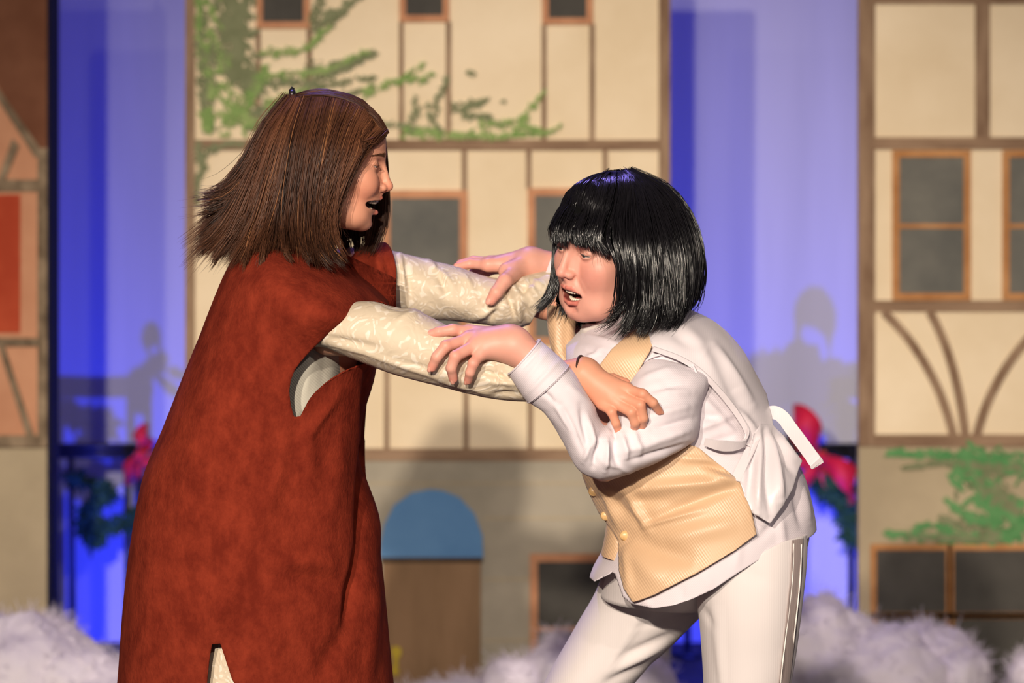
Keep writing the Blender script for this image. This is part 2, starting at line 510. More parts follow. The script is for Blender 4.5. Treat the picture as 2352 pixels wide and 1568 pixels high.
def rail_unit(x0, x1, label, side):
    a = P(x0, 1026, YR); b = P(x1, 1026, YR)
    e = empty('stage_railing', ((a[0] + b[0]) / 2, YR, 0))
    tag(e, label, 'railing', 'black railings behind the flats')
    z = a[2]
    for dz in (0.0, -0.022):
        V, F = tube([(a[0], YR, z + dz), ((a[0] + b[0]) / 2, YR, z + dz), (b[0], YR, z + dz)], 0.011, 8); mk('top_rail', V, F, M['metal_black'], e)
    return e, z


def post(e, px, z, r=0.010):
    x = P(px, 1100, YR)[0]
    V, F = tube([(x, YR, 0), (x, YR, z * .5), (x, YR, z)], r, 8); mk('post', V, F, M['metal_black'], e)
    V, F = tube([(x, YR, 0), (x, YR, 0.012)], 0.045, 12); mk('post_base', V, F, M['metal_black'], e)


rl, zr = rail_unit(60, 330, 'black metal railing between the terracotta flat and the ivy flat', -1)
for px in (98, 163, 291, 322): post(rl, px, zr)
rr, zr = rail_unit(1560, 2010, 'black metal railing behind the person in the gold vest', 1)
for px in (1580, 1700, 1820, 1957): post(rr, px, zr)


def garland(path, label, rad, n, seed):
    r = np.random.default_rng(seed)
    path = np.array([P(p[0], p[1], YR - 0.03 + p[2]) for p in path])
    e = empty('pine_garland', tuple(path[0]))
    tag(e, label, 'garland', 'pine garlands on the railings')
    V, F = tube(path, 0.008, 6); mk('garland_wire', V, F, M['metal_black'], e)
    parts = []
    seg = len(path) - 1
    for _ in range(n):
        s = r.uniform(0, seg); i = min(int(s), seg - 1); f = s - i
        c = path[i] * (1 - f) + path[i + 1] * f
        d = r.normal(0, 1, 3); d /= np.linalg.norm(d)
        L = rad * r.uniform(0.6, 1.15)
        m = c + d * L * .5 + r.normal(0, .006, 3); t = c + d * L - np.array([0, 0, L * .1])
        parts.append(tube([c, m, t], [0.0055, 0.0065, 0.002], 4, cap=False))
    V, F = join_parts(parts)
    o = mk('needles', V, F, M['needle'], e); o['kind'] = 'stuff'
    return e


garland([(168, 1098, 0), (215, 1118, -.02), (255, 1128, -.02), (205, 1165, 0), (195, 1200, 0), (212, 1245, -.01), (240, 1205, 0), (300, 1200, 0), (340, 1160, 0)],
        'dark green pine garland hanging below the railing beside the terracotta flat', 0.040, 560, 8)
garland([(1600, 1062, 0), (1680, 1050, 0), (1750, 1056, 0), (1805, 1048, 0)], 'thick green pine garland wound along the railing behind the gold vest', 0.075, 900, 19)
garland([(1878, 1092, 0), (1892, 1116, 0), (1925, 1135, -.02), (1950, 1180, 0), (1955, 1240, 0)], 'dark green pine garland hanging beside the flat with curved braces', 0.045, 460, 9)


def ribbon(pts, w, th=0.004, wdir=(0, 0, 1)):
    pts = np.asarray(pts, float); n = len(pts)
    w = np.broadcast_to(np.asarray(w, float), (n,))[:, None]
    t = np.gradient(pts, axis=0); t /= np.linalg.norm(t, axis=1)[:, None]
    wd = np.asarray(wdir, float)
    wd = np.broadcast_to(wd, pts.shape)
    a = wd - (wd * t).sum(1)[:, None] * t; a /= np.linalg.norm(a, axis=1)[:, None] + 1e-9
    nn = np.cross(t, a)
    V = np.stack([pts - a * w / 2 - nn * th / 2, pts + a * w / 2 - nn * th / 2, pts + a * w / 2 + nn * th / 2, pts - a * w / 2 + nn * th / 2], 1)
    idx = np.arange(n * 4).reshape(n, 4)
    q = np.stack([idx[:-1], np.roll(idx, -1, 1)[:-1], np.roll(idx, -1, 1)[1:], idx[1:]], -1).reshape(-1, 4)
    return V.reshape(-1, 3), [q, idx[0][None, ::-1], idx[-1][None]]


def smooth_path(pts, n=24):
    pts = np.asarray(pts, float)
    return resample(pts, n)


def resample(A, n, axis=0, ends=None):
    """Catmull-Rom resampling of control rows"""
    A = np.moveaxis(np.asarray(A, float), axis, 0)
    m = len(A)
    s = np.linspace(0, m - 1, n) if ends is None else np.asarray(ends, float) * (m - 1)
    i = np.clip(np.floor(s).astype(int), 0, m - 2)
    f = (s - i).reshape((-1,) + (1,) * (A.ndim - 1))
    pad = np.concatenate([(2 * A[0] - A[1])[None], A, (2 * A[-1] - A[-2])[None]])
    p0, p1, p2, p3 = pad[i], pad[i + 1], pad[i + 2], pad[i + 3]
    out = 0.5 * (2 * p1 + (p2 - p0) * f + (2 * p0 - 5 * p1 + 4 * p2 - p3) * f ** 2 + (3 * p1 - p0 - 3 * p2 + p3) * f ** 3)
    return np.moveaxis(out, 0, axis)


def bow(px, py, s, label, seed, tilt):
    c = P(px, py, YR - 0.06)
    e = empty('ribbon_bow', tuple(c))
    tag(e, label, 'bow', 'red bows on the railings')

    def L(pts): return [(c[0] + s * (x * math.cos(tilt) - z * math.sin(tilt)), c[1] + y * s, c[2] + s * (x * math.sin(tilt) + z * math.cos(tilt))) for x, y, z in pts]
    for sg_ in (-1, 1):
        V, F = ribbon(resample(L([(0, 0, 0), (sg_ * .05, -.04, .025), (sg_ * .11, -.035, .03), (sg_ * .125, 0, .012), (sg_ * .10, .03, 0), (sg_ * .05, .02, -.01), (0, 0.01, 0)]), 22),
                      np.interp(np.linspace(0, 1, 22), [0, .25, .5, .75, 1], [.02, .075, .09, .075, .02]) * s, 0.004, (0, 0.15, 1))
        mk('bow_loop', V, F, M['bow'], e)
        V, F = ribbon(resample(L([(0, 0, 0), (sg_ * .02, -.02, -.05), (sg_ * .035, -.01, -.12), (sg_ * .03, -.02, -.21)]), 14),
                      np.linspace(.025, .06, 14) * s, 0.004, (1, 0.2, 0))
        mk('bow_tail', V, F, M['bow'], e)
    V, F = tube(L([(0, -.01, -.022), (0, -.02, 0), (0, -.01, .022)]), [0.012, 0.02, 0.012], 10); mk('knot', V, F, M['bow'], e)


bow(322, 1045, 0.55, 'small red bow on the railing beside the red tunic', 1, 1.2)
bow(1880, 1050, 1.0, 'large red bow on the railing behind the white shirt tail', 2, -0.9)


# ------------------------------------------------------------------ batting snow
def hash_noise(p, seed=0, octaves=4, freq=8.0):
    """cheap smooth value noise on (n,3)"""
    out = np.zeros(len(p)); amp = 1.0
    for k in range(octaves):
        q = p * freq * 2 ** k + 17.3 * (k + seed)
        i = np.floor(q).astype(np.int64); f = q - i; f = f * f * (3 - 2 * f)
        acc = 0
        for dx in (0, 1):
            for dy in (0, 1):
                for dz in (0, 1):
                    h = (i[:, 0] + dx) * 374761393 + (i[:, 1] + dy) * 668265263 + (i[:, 2] + dz) * 2147483647
                    h = (h ^ (h >> 13)) * 1274126177
                    h = ((h ^ (h >> 16)) & 0xffff) / 65535.0
                    w = (f[:, 0] if dx else 1 - f[:, 0]) * (f[:, 1] if dy else 1 - f[:, 1]) * (f[:, 2] if dz else 1 - f[:, 2])
                    acc = acc + w * h
        out += amp * (acc - 0.5); amp *= 0.5
    return out


def uv_sphere(nu=48, nv=28):
    u = np.linspace(0, 2 * math.pi, nu, endpoint=False); v = np.linspace(0, math.pi, nv)
    V = [[0, 0, 1]]
    for a in v[1:-1]:
        for b in u: V.append([math.sin(a) * math.cos(b), math.sin(a) * math.sin(b), math.cos(a)])
    V.append([0, 0, -1]); V = np.array(V)
    F4, F3 = [], []
    r = lambda i, j: 1 + i * nu + j % nu
    for j in range(nu):
        F3.append([0, r(0, j), r(0, j + 1)])
        F3.append([len(V) - 1, r(nv - 3, j + 1), r(nv - 3, j)])
    for i in range(nv - 3):
        for j in range(nu): F4.append([r(i, j), r(i + 1, j), r(i + 1, j + 1), r(i, j + 1)])
    return V, [np.array(F4), np.array(F3)]


def snow(blobs, label, seed):
    c0 = P(blobs[0][0], blobs[0][1], blobs[0][2])
    e = empty('snow_drift', (c0[0], c0[1], 0.0))
    tag(e, label, 'fake snow', 'batting snow heaps along the flats')
    fibres = []
    for k, (px, py, y, rx, ry_, rz) in enumerate(blobs):
        c = P(px, py, y)
        V, F = uv_sphere(72, 44)
        n = hash_noise(V * 1.0 + k * 3.1 + seed, seed, 4, 1.7)
        n2 = hash_noise(V * 1.0 + k * 5.7 + seed, seed + 3, 3, 9.0)
        W = V * (1 + 0.26 * n + 0.02 * n2)[:, None] * np.array([rx, ry_, rz])
        W += c
        W[:, 2] = np.maximum(W[:, 2], 0.002 + 0.0005 * hash_noise(W, 2, 1, 40))
        mk('batting_tuft', W, F, M['snow'], e)
        r_ = np.random.default_rng(seed * 10 + k); nf = 420
        top_ = np.where(W[:, 2] > 0.03)[0]
        b_ = W[r_.choice(top_, nf)]
        d_ = (b_ - c) / np.array([rx, ry_, rz]); d_ += r_.normal(0, .7, d_.shape); d_ /= np.linalg.norm(d_, axis=1)[:, None]
        t_ = np.linspace(0, 1, 5)[None, :, None]; L_ = r_.uniform(.012, .035, nf)[:, None, None]
        fibres.append(b_[:, None] + d_[:, None] * t_ * L_ + r_.normal(0, .012, (nf, 1, 3)) * t_ ** 2)
    S_ = np.vstack(fibres)
    V, F = join_parts([tube(q, [.0012, .0012, .001, .0008, .0003], 3, cap=False) for q in S_])
    V[:, 2] = np.maximum(V[:, 2], 0.002)
    mk('batting_fibres', V, F, M['snow'], e)['kind'] = 'stuff'


# px, py = crown centre; the tufts run down to the floor
snow([(60, 1605, 2.85, .24, .18, .20), (-60, 1600, 2.9, .2, .16, .20), (190, 1620, 2.8, .17, .15, .14), (270, 1660, 2.75, .2, .15, .14), (120, 1520, 2.9, .10, .1, .10)],
     'white batting snow heaped against the terracotta flat', 1)
snow([(1215, 1600, 2.95, .13, .1, .10), (1330, 1600, 2.95, .15, .12, .15), (1290, 1530, 3.0, .07, .08, .08), (1050, 1640, 2.95, .2, .1, .08), (1460, 1600, 2.9, .1, .1, .12)],
     'white batting snow lying below the dark painted window of the ivy flat', 2)
snow([(1890, 1535, 2.9, .15, .16, .18), (2000, 1600, 2.85, .2, .15, .17), (2130, 1550, 2.95, .13, .12, .13), (2190, 1590, 2.9, .10, .12, .12), (1760, 1600, 2.9, .14, .12, .12)],
     'largest white batting snow heap against the flat with curved braces', 3)
snow([(2352, 1560, 2.98, .04, .05, .06), (2420, 1600, 2.98, .10, .08, .12)], 'small white batting snow tuft under the ochre double window', 4)


# ================================================================== figure tools
def smin(a, b, k):
    if k <= 0: return np.minimum(a, b)
    h = np.clip(0.5 + 0.5 * (b - a) / k, 0, 1)
    return b * (1 - h) + a * h - k * h * (1 - h)


def smax(a, b, k):
    return -smin(-a, -b, k)


def sd_ell(p, c, r):
    q = (p - np.asarray(c, np.float32)) / np.asarray(r, np.float32)
    k0 = np.sqrt((q * q).sum(-1)) + 1e-6
    q2 = q / np.asarray(r, np.float32)
    k1 = np.sqrt((q2 * q2).sum(-1)) + 1e-6
    return k0 * (k0 - 1.0) / k1


def sd_cap(p, a, b, ra, rb=None):
    rb = ra if rb is None else rb
    a = np.asarray(a, np.float32); b = np.asarray(b, np.float32)
    ba = b - a; pa = p - a
    h = np.clip((pa @ ba) / (ba @ ba + 1e-9), 0, 1)
    d = pa - h[..., None] * ba
    return np.sqrt((d * d).sum(-1)) - (ra + (rb - ra) * h)


def sd_box(p, c, R, half, rad):
    q = np.abs((p - np.asarray(c, np.float32)) @ np.asarray(R, np.float32)) - (np.asarray(half, np.float32) - rad)
    return np.sqrt((np.maximum(q, 0) ** 2).sum(-1)) + np.minimum(q.max(-1), 0) - rad


def surface_nets(func, lo, hi, h):
    lo = np.asarray(lo, float); hi = np.asarray(hi, float)
    n = np.ceil((hi - lo) / h).astype(int) + 1
    ax = [lo[i] + h * np.arange(n[i]) for i in range(3)]
    Fv = np.empty(tuple(n), np.float32)
    step = max(1, int(400000 / (n[1] * n[2])))
    for i in range(0, n[0], step):
        g = np.stack(np.meshgrid(ax[0][i:i + step], ax[1], ax[2], indexing='ij'), -1).astype(np.float32)
        Fv[i:i + step] = func(g)
    ins = Fv < 0
    cs = [(i, j, k) for i in (0, 1) for j in (0, 1) for k in (0, 1)]

    def sl(A, o): return A[o[0]:A.shape[0] - 1 + o[0], o[1]:A.shape[1] - 1 + o[1], o[2]:A.shape[2] - 1 + o[2]]
    cnt = sum(sl(ins, c).astype(np.int8) for c in cs)
    act = (cnt > 0) & (cnt < 8)
    ci = np.argwhere(act)
    vid = np.full(act.shape, -1, np.int64); vid[act] = np.arange(len(ci))
    acc = np.zeros((len(ci), 3)); num = np.zeros(len(ci))
    for a in cs:
        for ax_ in range(3):
            if a[ax_] == 1: continue
            b = list(a); b[ax_] = 1
            fa = Fv[ci[:, 0] + a[0], ci[:, 1] + a[1], ci[:, 2] + a[2]]
            fb = Fv[ci[:, 0] + b[0], ci[:, 1] + b[1], ci[:, 2] + b[2]]
            m = (fa < 0) != (fb < 0)
            t = np.where(m, fa / np.where(m, fa - fb, 1), 0)
            pos = np.tile(np.array(a, float), (len(ci), 1)); pos[:, ax_] = t
            acc[m] += pos[m]; num[m] += 1
    V = lo + h * (ci + acc / np.maximum(num, 1)[:, None])
    quads = []
    for ax_ in range(3):
        u, v = [(1, 2), (2, 0), (0, 1)][ax_]
        s0 = [slice(None)] * 3; s1 = [slice(None)] * 3
        s0[ax_] = slice(0, -1); s1[ax_] = slice(1, None)
        A = ins[tuple(s0)]; B = ins[tuple(s1)]
        e = np.argwhere(A != B)
        ok = (e[:, u] > 0) & (e[:, v] > 0) & (e[:, u] < n[u] - 1) & (e[:, v] < n[v] - 1)
        e = e[ok]
        flip = B[e[:, 0], e[:, 1], e[:, 2]]

        def cell(du, dv):
            c = e.copy(); c[:, u] += du; c[:, v] += dv
            return vid[c[:, 0], c[:, 1], c[:, 2]]
        q = np.stack([cell(-1, -1), cell(0, -1), cell(0, 0), cell(-1, 0)], -1)
        q[flip] = q[flip][:, ::-1]
        quads.append(q)
    return V, np.vstack(quads)


def sil_loft(st, nu=64, nv=80, expo=0.9, off=0.0, cap0=False, cap1=False, skew=None, t01=(0, 1)):
    """tube through stations (ax,ay,bx,by,yc,d): section spans pixel points A..B, half depth d around yc.
    Returns grid (nv,nu,3); u=0 at B side, u=pi/2 nearest the camera, u=pi at A side."""
    st = np.array(st, float)
    A = P(st[:, 0], st[:, 1], st[:, 4]); B = P(st[:, 2], st[:, 3], st[:, 4])
    S = resample(np.hstack([A, B, st[:, 4:6]]), nv, ends=np.linspace(t01[0], t01[1], nv))
    A, B, yc, d = S[:, :3], S[:, 3:6], S[:, 6], S[:, 7]
    u = np.linspace(0, 2 * math.pi, nu, endpoint=False)
    cu, su = np.cos(u), np.sin(u)
    ce = np.sign(cu) * np.abs(cu) ** expo; se = np.sign(su) * np.abs(su) ** expo
    mid_ = (A + B) / 2; half = (B - A) / 2
    hl = np.linalg.norm(half, axis=1)
    half = half * (1 + off / np.maximum(hl, 1e-6))[:, None]
    G = mid_[:, None] + half[:, None] * ce[None, :, None]
    G[..., 1] = yc[:, None] - (d + off)[:, None] * se[None]
    return G


def grid_faces(nv, nu, wrap=True):
    idx = np.arange(nv * nu).reshape(nv, nu)
    if wrap:
        r = np.roll(idx, -1, 1)
        return np.stack([idx[:-1], r[:-1], r[1:], idx[1:]], -1).reshape(-1, 4)
    return np.stack([idx[:-1, :-1], idx[:-1, 1:], idx[1:, 1:], idx[1:, :-1]], -1).reshape(-1, 4)


def vnormals(V, F):
    n = np.zeros_like(V)
    fn = np.cross(V[F[:, 2]] - V[F[:, 0]], V[F[:, 3]] - V[F[:, 1]])
    for k in range(4): np.add.at(n, F[:, k], fn)
    return n / (np.linalg.norm(n, axis=1)[:, None] + 1e-12)


def orient_out(V, F):
    c = V.mean(0)
    fc = V[F].mean(1)
    fn = np.cross(V[F[:, 2]] - V[F[:, 0]], V[F[:, 3]] - V[F[:, 1]])
    return F[:, ::-1] if ((fc - c) * fn).sum() < 0 else F


def seg_dist(px, py, seg):
    ax, ay, bx, by = seg
    dx, dy = bx - ax, by - ay
    t = np.clip(((px - ax) * dx + (py - ay) * dy) / (dx * dx + dy * dy + 1e-9), 0, 1)
    return np.hypot(px - ax - t * dx, py - ay - t * dy), t


def folds(V, F, lines, near=True):
    """raise ridges (h>0) or furrows (h<0) along pixel lines: (x0,y0,x1,y1,width_px,height_m)"""
    n = vnormals(V, F)
    px, py = proj(V)
    fac = (n[:, 1] < 0.25) if near else np.ones(len(V), bool)
    d = np.zeros(len(V))
    for (x0, y0, x1, y1, w, h) in lines:
        r, t = seg_dist(px, py, (x0, y0, x1, y1))
        env = np.sin(np.clip(t, 0.04, 0.96) * math.pi) ** 0.6
        d += h * np.exp(-(r / w) ** 2) * env
    V = V.copy()
    V[fac] += n[fac] * d[fac, None]
    return V


def relax(V, F, it=2, lam=0.5, fixed=None):
    e = np.vstack([F[:, [0, 1]], F[:, [1, 2]], F[:, [2, 3]], F[:, [3, 0]]])
    for _ in range(it):
        acc = np.zeros_like(V); c = np.zeros(len(V))
        np.add.at(acc, e[:, 0], V[e[:, 1]]); np.add.at(acc, e[:, 1], V[e[:, 0]])
        np.add.at(c, e[:, 0], 1); np.add.at(c, e[:, 1], 1)
        W = V + lam * (acc / np.maximum(c, 1)[:, None] - V)
        if fixed is not None: W[fixed] = V[fixed]
        V = W
    return V


def in_poly(px, py, poly_):
    poly_ = np.asarray(poly_, float)
    x0, y0 = poly_[:, 0], poly_[:, 1]
    x1, y1 = np.roll(x0, -1), np.roll(y0, -1)
    c = np.zeros(px.shape, bool)
    for a, b, d, e in zip(x0, y0, x1, y1):
        m = ((b > py) != (e > py)) & (px < (d - a) * (py - b) / (e - b + 1e-12) + a)
        c ^= m
    return c


def trim(V, F, poly_, keep_inside, sel=None):
    """cut a cloth grid along a pixel outline; the cut edge is snapped onto the outline"""
    px, py = proj(V)
    ins = in_poly(px, py, poly_)
    rem = (~ins) if keep_inside else ins
    if sel is not None: rem &= sel
    fr = rem[F]
    F2 = F[~fr.all(1)]
    mixed = np.unique(F2[(rem[F2].any(1))])
    mv = mixed[rem[mixed]]
    if len(mv):
        pl = np.asarray(poly_, float)
        best = np.full(len(mv), 1e9); bx = px[mv].copy(); by = py[mv].copy()
        for a, b in zip(pl, np.roll(pl, -1, 0)):
            dx, dy = b - a
            t = np.clip(((px[mv] - a[0]) * dx + (py[mv] - a[1]) * dy) / (dx * dx + dy * dy + 1e-9), 0, 1)
            qx, qy = a[0] + t * dx, a[1] + t * dy
            r = np.hypot(px[mv] - qx, py[mv] - qy)
            m = r < best
            best[m] = r[m]; bx[m] = qx[m]; by[m] = qy[m]
        W = P(bx, by, V[mv, 1])
        V = V.copy(); V[mv] = W
    used = np.unique(F2); mp = np.full(len(V), -1); mp[used] = np.arange(len(used))
    return V[used], mp[F2]


def thicken(V, F, th):
    """give an open cloth sheet real thickness (inner side and rim)"""
    n = vnormals(V, F)
    e = np.vstack([F[:, [0, 1]], F[:, [1, 2]], F[:, [2, 3]], F[:, [3, 0]]])
    for _ in range(5):
        a = n.copy(); np.add.at(a, e[:, 0], n[e[:, 1]]); np.add.at(a, e[:, 1], n[e[:, 0]])
        n = a / (np.linalg.norm(a, axis=1)[:, None] + 1e-9)
    W = V - n * th
    key = e[:, 0].astype(np.int64) * 10 ** 7 + e[:, 1]
    rev = e[:, 1].astype(np.int64) * 10 ** 7 + e[:, 0]
    b = e[~np.isin(key, rev)]
    m = len(V)
    rim = np.stack([b[:, 1], b[:, 0], b[:, 0] + m, b[:, 1] + m], -1)
    return np.vstack([V, W]), np.vstack([F, F[:, ::-1] + m, rim])


def blur_poly(pts, n=120, closed=True):
    pts = np.asarray(pts, float)
    if closed:
        k = len(pts); ext = np.vstack([pts[-2:], pts, pts[:3]])
        s = (2 + np.linspace(0, k, n, endpoint=False)) / (len(ext) - 1)
        return resample(ext, n, ends=s)
    return resample(pts, n)


def relax_path(p, it=30):
    p = p.copy()
    for _ in range(it):
        p[1:-1, 1] = (p[:-2, 1] + p[1:-1, 1] * 2 + p[2:, 1]) / 4
    p[:, 1] -= .004
    return p


def strands(S, R, sides=3):
    """S (n,m,3), R (n,m) -> tubes"""
    n, m, _ = S.shape
    t = np.gradient(S, axis=1); t /= np.linalg.norm(t, axis=2)[..., None] + 1e-12
    ref = np.array([0.25, 0.93, 0.2])
    a = np.cross(t, ref); a /= np.linalg.norm(a, axis=2)[..., None] + 1e-12
    b = np.cross(t, a)
    ph = rng.uniform(0, 6.28, n)
    V = []
    for k in range(sides):
        th = ph + 2 * math.pi * k / sides
        V.append(S + R[..., None] * (np.cos(th)[:, None, None] * a + np.sin(th)[:, None, None] * b))
    V = np.stack(V, 2)
    idx = np.arange(n * m * sides).reshape(n, m, sides)
    r = np.roll(idx, -1, 2)
    F = np.stack([idx[:, :-1], r[:, :-1], r[:, 1:], idx[:, 1:]], -1).reshape(-1, 4)
    return V.reshape(-1, 3), F


def hair_sheet(guides, n, m=14, r0=0.0009, thick=0.006, tipspread=0.010, len_j=0.12, wave=0.003, seed=0, clump=30, sx=(0, 1), frizz=0.0):
    """guides: list of polylines of (px,py,y); strands strewn over the swept sheet"""
    r = np.random.default_rng(seed)
    k = max(len(g) for g in guides)
    G = np.stack([resample(np.array([P(*q) for q in g]), k * 2) for g in guides])      # (ng,k2,3)
    s = np.sort(r.uniform(sx[0], sx[1], n))
    S = resample(G, n, axis=0, ends=s)                                                  # (n,k2,3)
    tend = 1.0 - len_j * r.uniform(0, 1, n) ** 1.5
    cl = np.floor(s * clump).astype(int) % clump
    clj = r.normal(0, 1, (clump, 3)); cll = r.uniform(-0.5, 1, clump)
    tend = np.clip(tend - len_j * 0.5 * np.maximum(cll[cl], 0), 0.5, 1.0)
    tt = np.linspace(0, 1, m)[None] * tend[:, None]
    out = np.empty((n, m, 3))
    k2 = S.shape[1]
    f = tt * (k2 - 1); i = np.clip(np.floor(f).astype(int), 0, k2 - 2); w = (f - i)[..., None]
    out = np.take_along_axis(S, i[..., None], 1) * (1 - w) + np.take_along_axis(S, (i + 1)[..., None], 1) * w
    ds = np.gradient(S, axis=0) if n > 2 else S * 0
    tng = np.gradient(out, axis=1)
    side = np.gradient(G, axis=0); sidei = resample(side, n, axis=0, ends=s).mean(1)
    nrm = np.cross(tng, sidei[:, None]); nrm /= np.linalg.norm(nrm, axis=2)[..., None] + 1e-12
    layer = r.uniform(-1, 1, n)
    out += nrm * (layer * thick * 0.5)[:, None, None]
    tv = np.linspace(0, 1, m)[None, :, None]
    out += clj[cl][:, None] * tipspread * (tv ** 2.2)
    out += r.normal(0, 1, (n, 1, 3)) * tipspread * 0.35 * tv ** 2
    ph = r.uniform(0, 6.28, (n, 1, 1)); fr = r.uniform(2, 6, (n, 1, 1))
    out += np.sin(tv * fr + ph) * wave * r.normal(0, 1, (n, 1, 3)) * tv
    if frizz: out += r.normal(0, frizz, out.shape)
    R = r0 * r.uniform(0.7, 1.25, n)[:, None] * np.interp(np.linspace(0, 1, m), [0, .1, .75, 1], [.8, 1, .85, .12])[None]
    return out, R, layer


def sheet_backing(guides, push, nu=40, nv=30, tmax=0.8):
    k = max(len(g) for g in guides)
    G = np.stack([resample(np.array([P(*q) for q in g]), k * 2) for g in guides])
    G = resample(resample(G, nu, axis=0), nv, axis=1, ends=np.linspace(0, tmax, nv))
    V = G.reshape(-1, 3) + np.asarray(push)
    return V, grid_faces(nu, nv, wrap=False)


def push_out(S, head, capf_, margin, jit):
    """keep strands outside the scalp"""
    sh = S.shape
    q = (((S.reshape(-1, 3) - head.o) @ head.R) / head.s * 100).astype(np.float32)
    mg = np.repeat(margin + jit, sh[1]) * np.clip((8.2 - q[:, 0]) / 3.0, 0, 1) - 2.0 * np.clip((q[:, 0] - 7.0) / 2.0, 0, 1)
    E = np.eye(3, dtype=np.float32) * .05
    for _ in range(3):
        d0 = capf_(q)
        m = d0 < mg
        if not m.any(): break
        g = np.stack([capf_(q[m] + E[i]) - d0[m] for i in range(3)], -1) / .05
        q[m] += ((mg[m] - d0[m])[:, None] * g / (np.linalg.norm(g, axis=1)[:, None] ** 2 + .05)).clip(-3, 3)
    return head.W(q).reshape(sh)


def rot_frame(fwd, up, roll=0.0):
    f = np.asarray(fwd, float); f /= np.linalg.norm(f)
    l = np.cross(up, f); l /= np.linalg.norm(l)
    u = np.cross(f, l)
    c, s = math.cos(roll), math.sin(roll)
    l2 = l * c + u * s; u2 = u * c - l * s
    return np.stack([f, l2, u2], 1)      # columns: local x(forward), y(left), z(up)


# ------------------------------------------------------------------ figure materials
M['skin'] = attr_mat('skin', 0.48, 0.35, 0.12, 0.12, 900, (0.008, 0.003, 0.0015), bdist=0.0004)
M['eye'] = attr_mat('eyeball', 0.12, 0.6)
M['enamel'] = noise_mat('tooth_enamel', lin(224, 212, 188), lin(236, 226, 206), 80, 2, 0.25, 0.0, spec=0.5)
M['steel'] = noise_mat('brace_steel', lin(150, 152, 156), lin(180, 182, 186), 50, 2, 0.25, 0.0, spec=0.8)
M['steel'].node_tree.nodes['Principled BSDF'].inputs['Metallic'].default_value = 0.9
M['brow'] = attr_mat('brow_hair', 0.6, 0.3)
M['hair_brown'] = attr_mat('brown_hair', 0.42, 0.28)
M['hair_black'] = attr_mat('black_wig_fibre', 0.20, 0.6)
M['hair_matte'] = attr_mat('hair_underlayer_matte', 0.9, 0.05)
M['clip'] = noise_mat('black_plastic_clip', lin(20, 20, 22), lin(30, 30, 32), 30, 2, 0.35, 0.0, spec=0.5)
M['band'] = noise_mat('brown_elastic', lin(52, 34, 26), lin(70, 46, 36), 200, 2, 0.6, 0.1, spec=0.3)

# rust suede
M['suede'] = noise_mat('rust_suede', lin(100, 32, 20), lin(132, 49, 31), 24, 10, 0.95, 0.5, 160, (1.1, 1.1, 0.75), 0.08, sheen=0.0, lo=0.38, hi=0.66, bdist=0.003, rough_n=0.72)


def brocade_mat():
    m, nt, b = mat_base('ivory_brocade')
    tc = N(nt, 'ShaderNodeTexCoord')
    mp = N(nt, 'ShaderNodeMapping'); mp.inputs['Scale'].default_value = (1, 0.8, 1)
    nt.links.new(tc.outputs['Object'], mp.inputs[0])
    dn = N(nt, 'ShaderNodeTexNoise', Scale=14, Detail=2)
    nt.links.new(mp.outputs[0], dn.inputs['Vector'])
    mx = N(nt, 'ShaderNodeVectorMath', operation='MULTIPLY_ADD')
    mx.inputs[1].default_value = (0.10, 0.10, 0.10)
    nt.links.new(dn.outputs['Color'], mx.inputs[0]); nt.links.new(mp.outputs[0], mx.inputs[2])
    vo = N(nt, 'ShaderNodeTexVoronoi', Scale=17)
    nt.links.new(mx.outputs[0], vo.inputs['Vector'])
    sn = N(nt, 'ShaderNodeMath', operation='MULTIPLY'); sn.inputs[1].default_value = 27.0
    nt.links.new(vo.outputs['Distance'], sn.inputs[0])
    si = N(nt, 'ShaderNodeMath', operation='SINE'); nt.links.new(sn.outputs[0], si.inputs[0])
    vo2 = N(nt, 'ShaderNodeTexVoronoi', Scale=62); nt.links.new(mx.outputs[0], vo2.inputs['Vector'])
    mu = N(nt, 'ShaderNodeMath', operation='MULTIPLY'); nt.links.new(si.outputs[0], mu.inputs[0])
    ma = N(nt, 'ShaderNodeMath', operation='MULTIPLY_ADD'); ma.inputs[1].default_value = -2.2; ma.inputs[2].default_value = 1.2
    nt.links.new(vo2.outputs['Distance'], ma.inputs[0]); nt.links.new(ma.outputs[0], mu.inputs[1])
    r = N(nt, 'ShaderNodeValToRGB')
    r.color_ramp.elements[0].position = 0.12; r.color_ramp.elements[1].position = 0.30
    r.color_ramp.elements[0].color = lin(204, 188, 164); r.color_ramp.elements[1].color = lin(222, 210, 192)
    nt.links.new(mu.outputs[0], r.inputs[0]); nt.links.new(r.outputs[0], b.inputs['Base Color'])
    rr_ = N(nt, 'ShaderNodeMapRange'); rr_.inputs[3].default_value = 0.62; rr_.inputs[4].default_value = 0.36
    nt.links.new(mu.outputs[0], rr_.inputs[0]); nt.links.new(rr_.outputs[0], b.inputs['Roughness'])
    bp = N(nt, 'ShaderNodeBump', Strength=0.25, Distance=0.002)
    nt.links.new(mu.outputs[0], bp.inputs['Height']); nt.links.new(bp.outputs[0], b.inputs['Normal'])
    return m


M['brocade'] = brocade_mat()


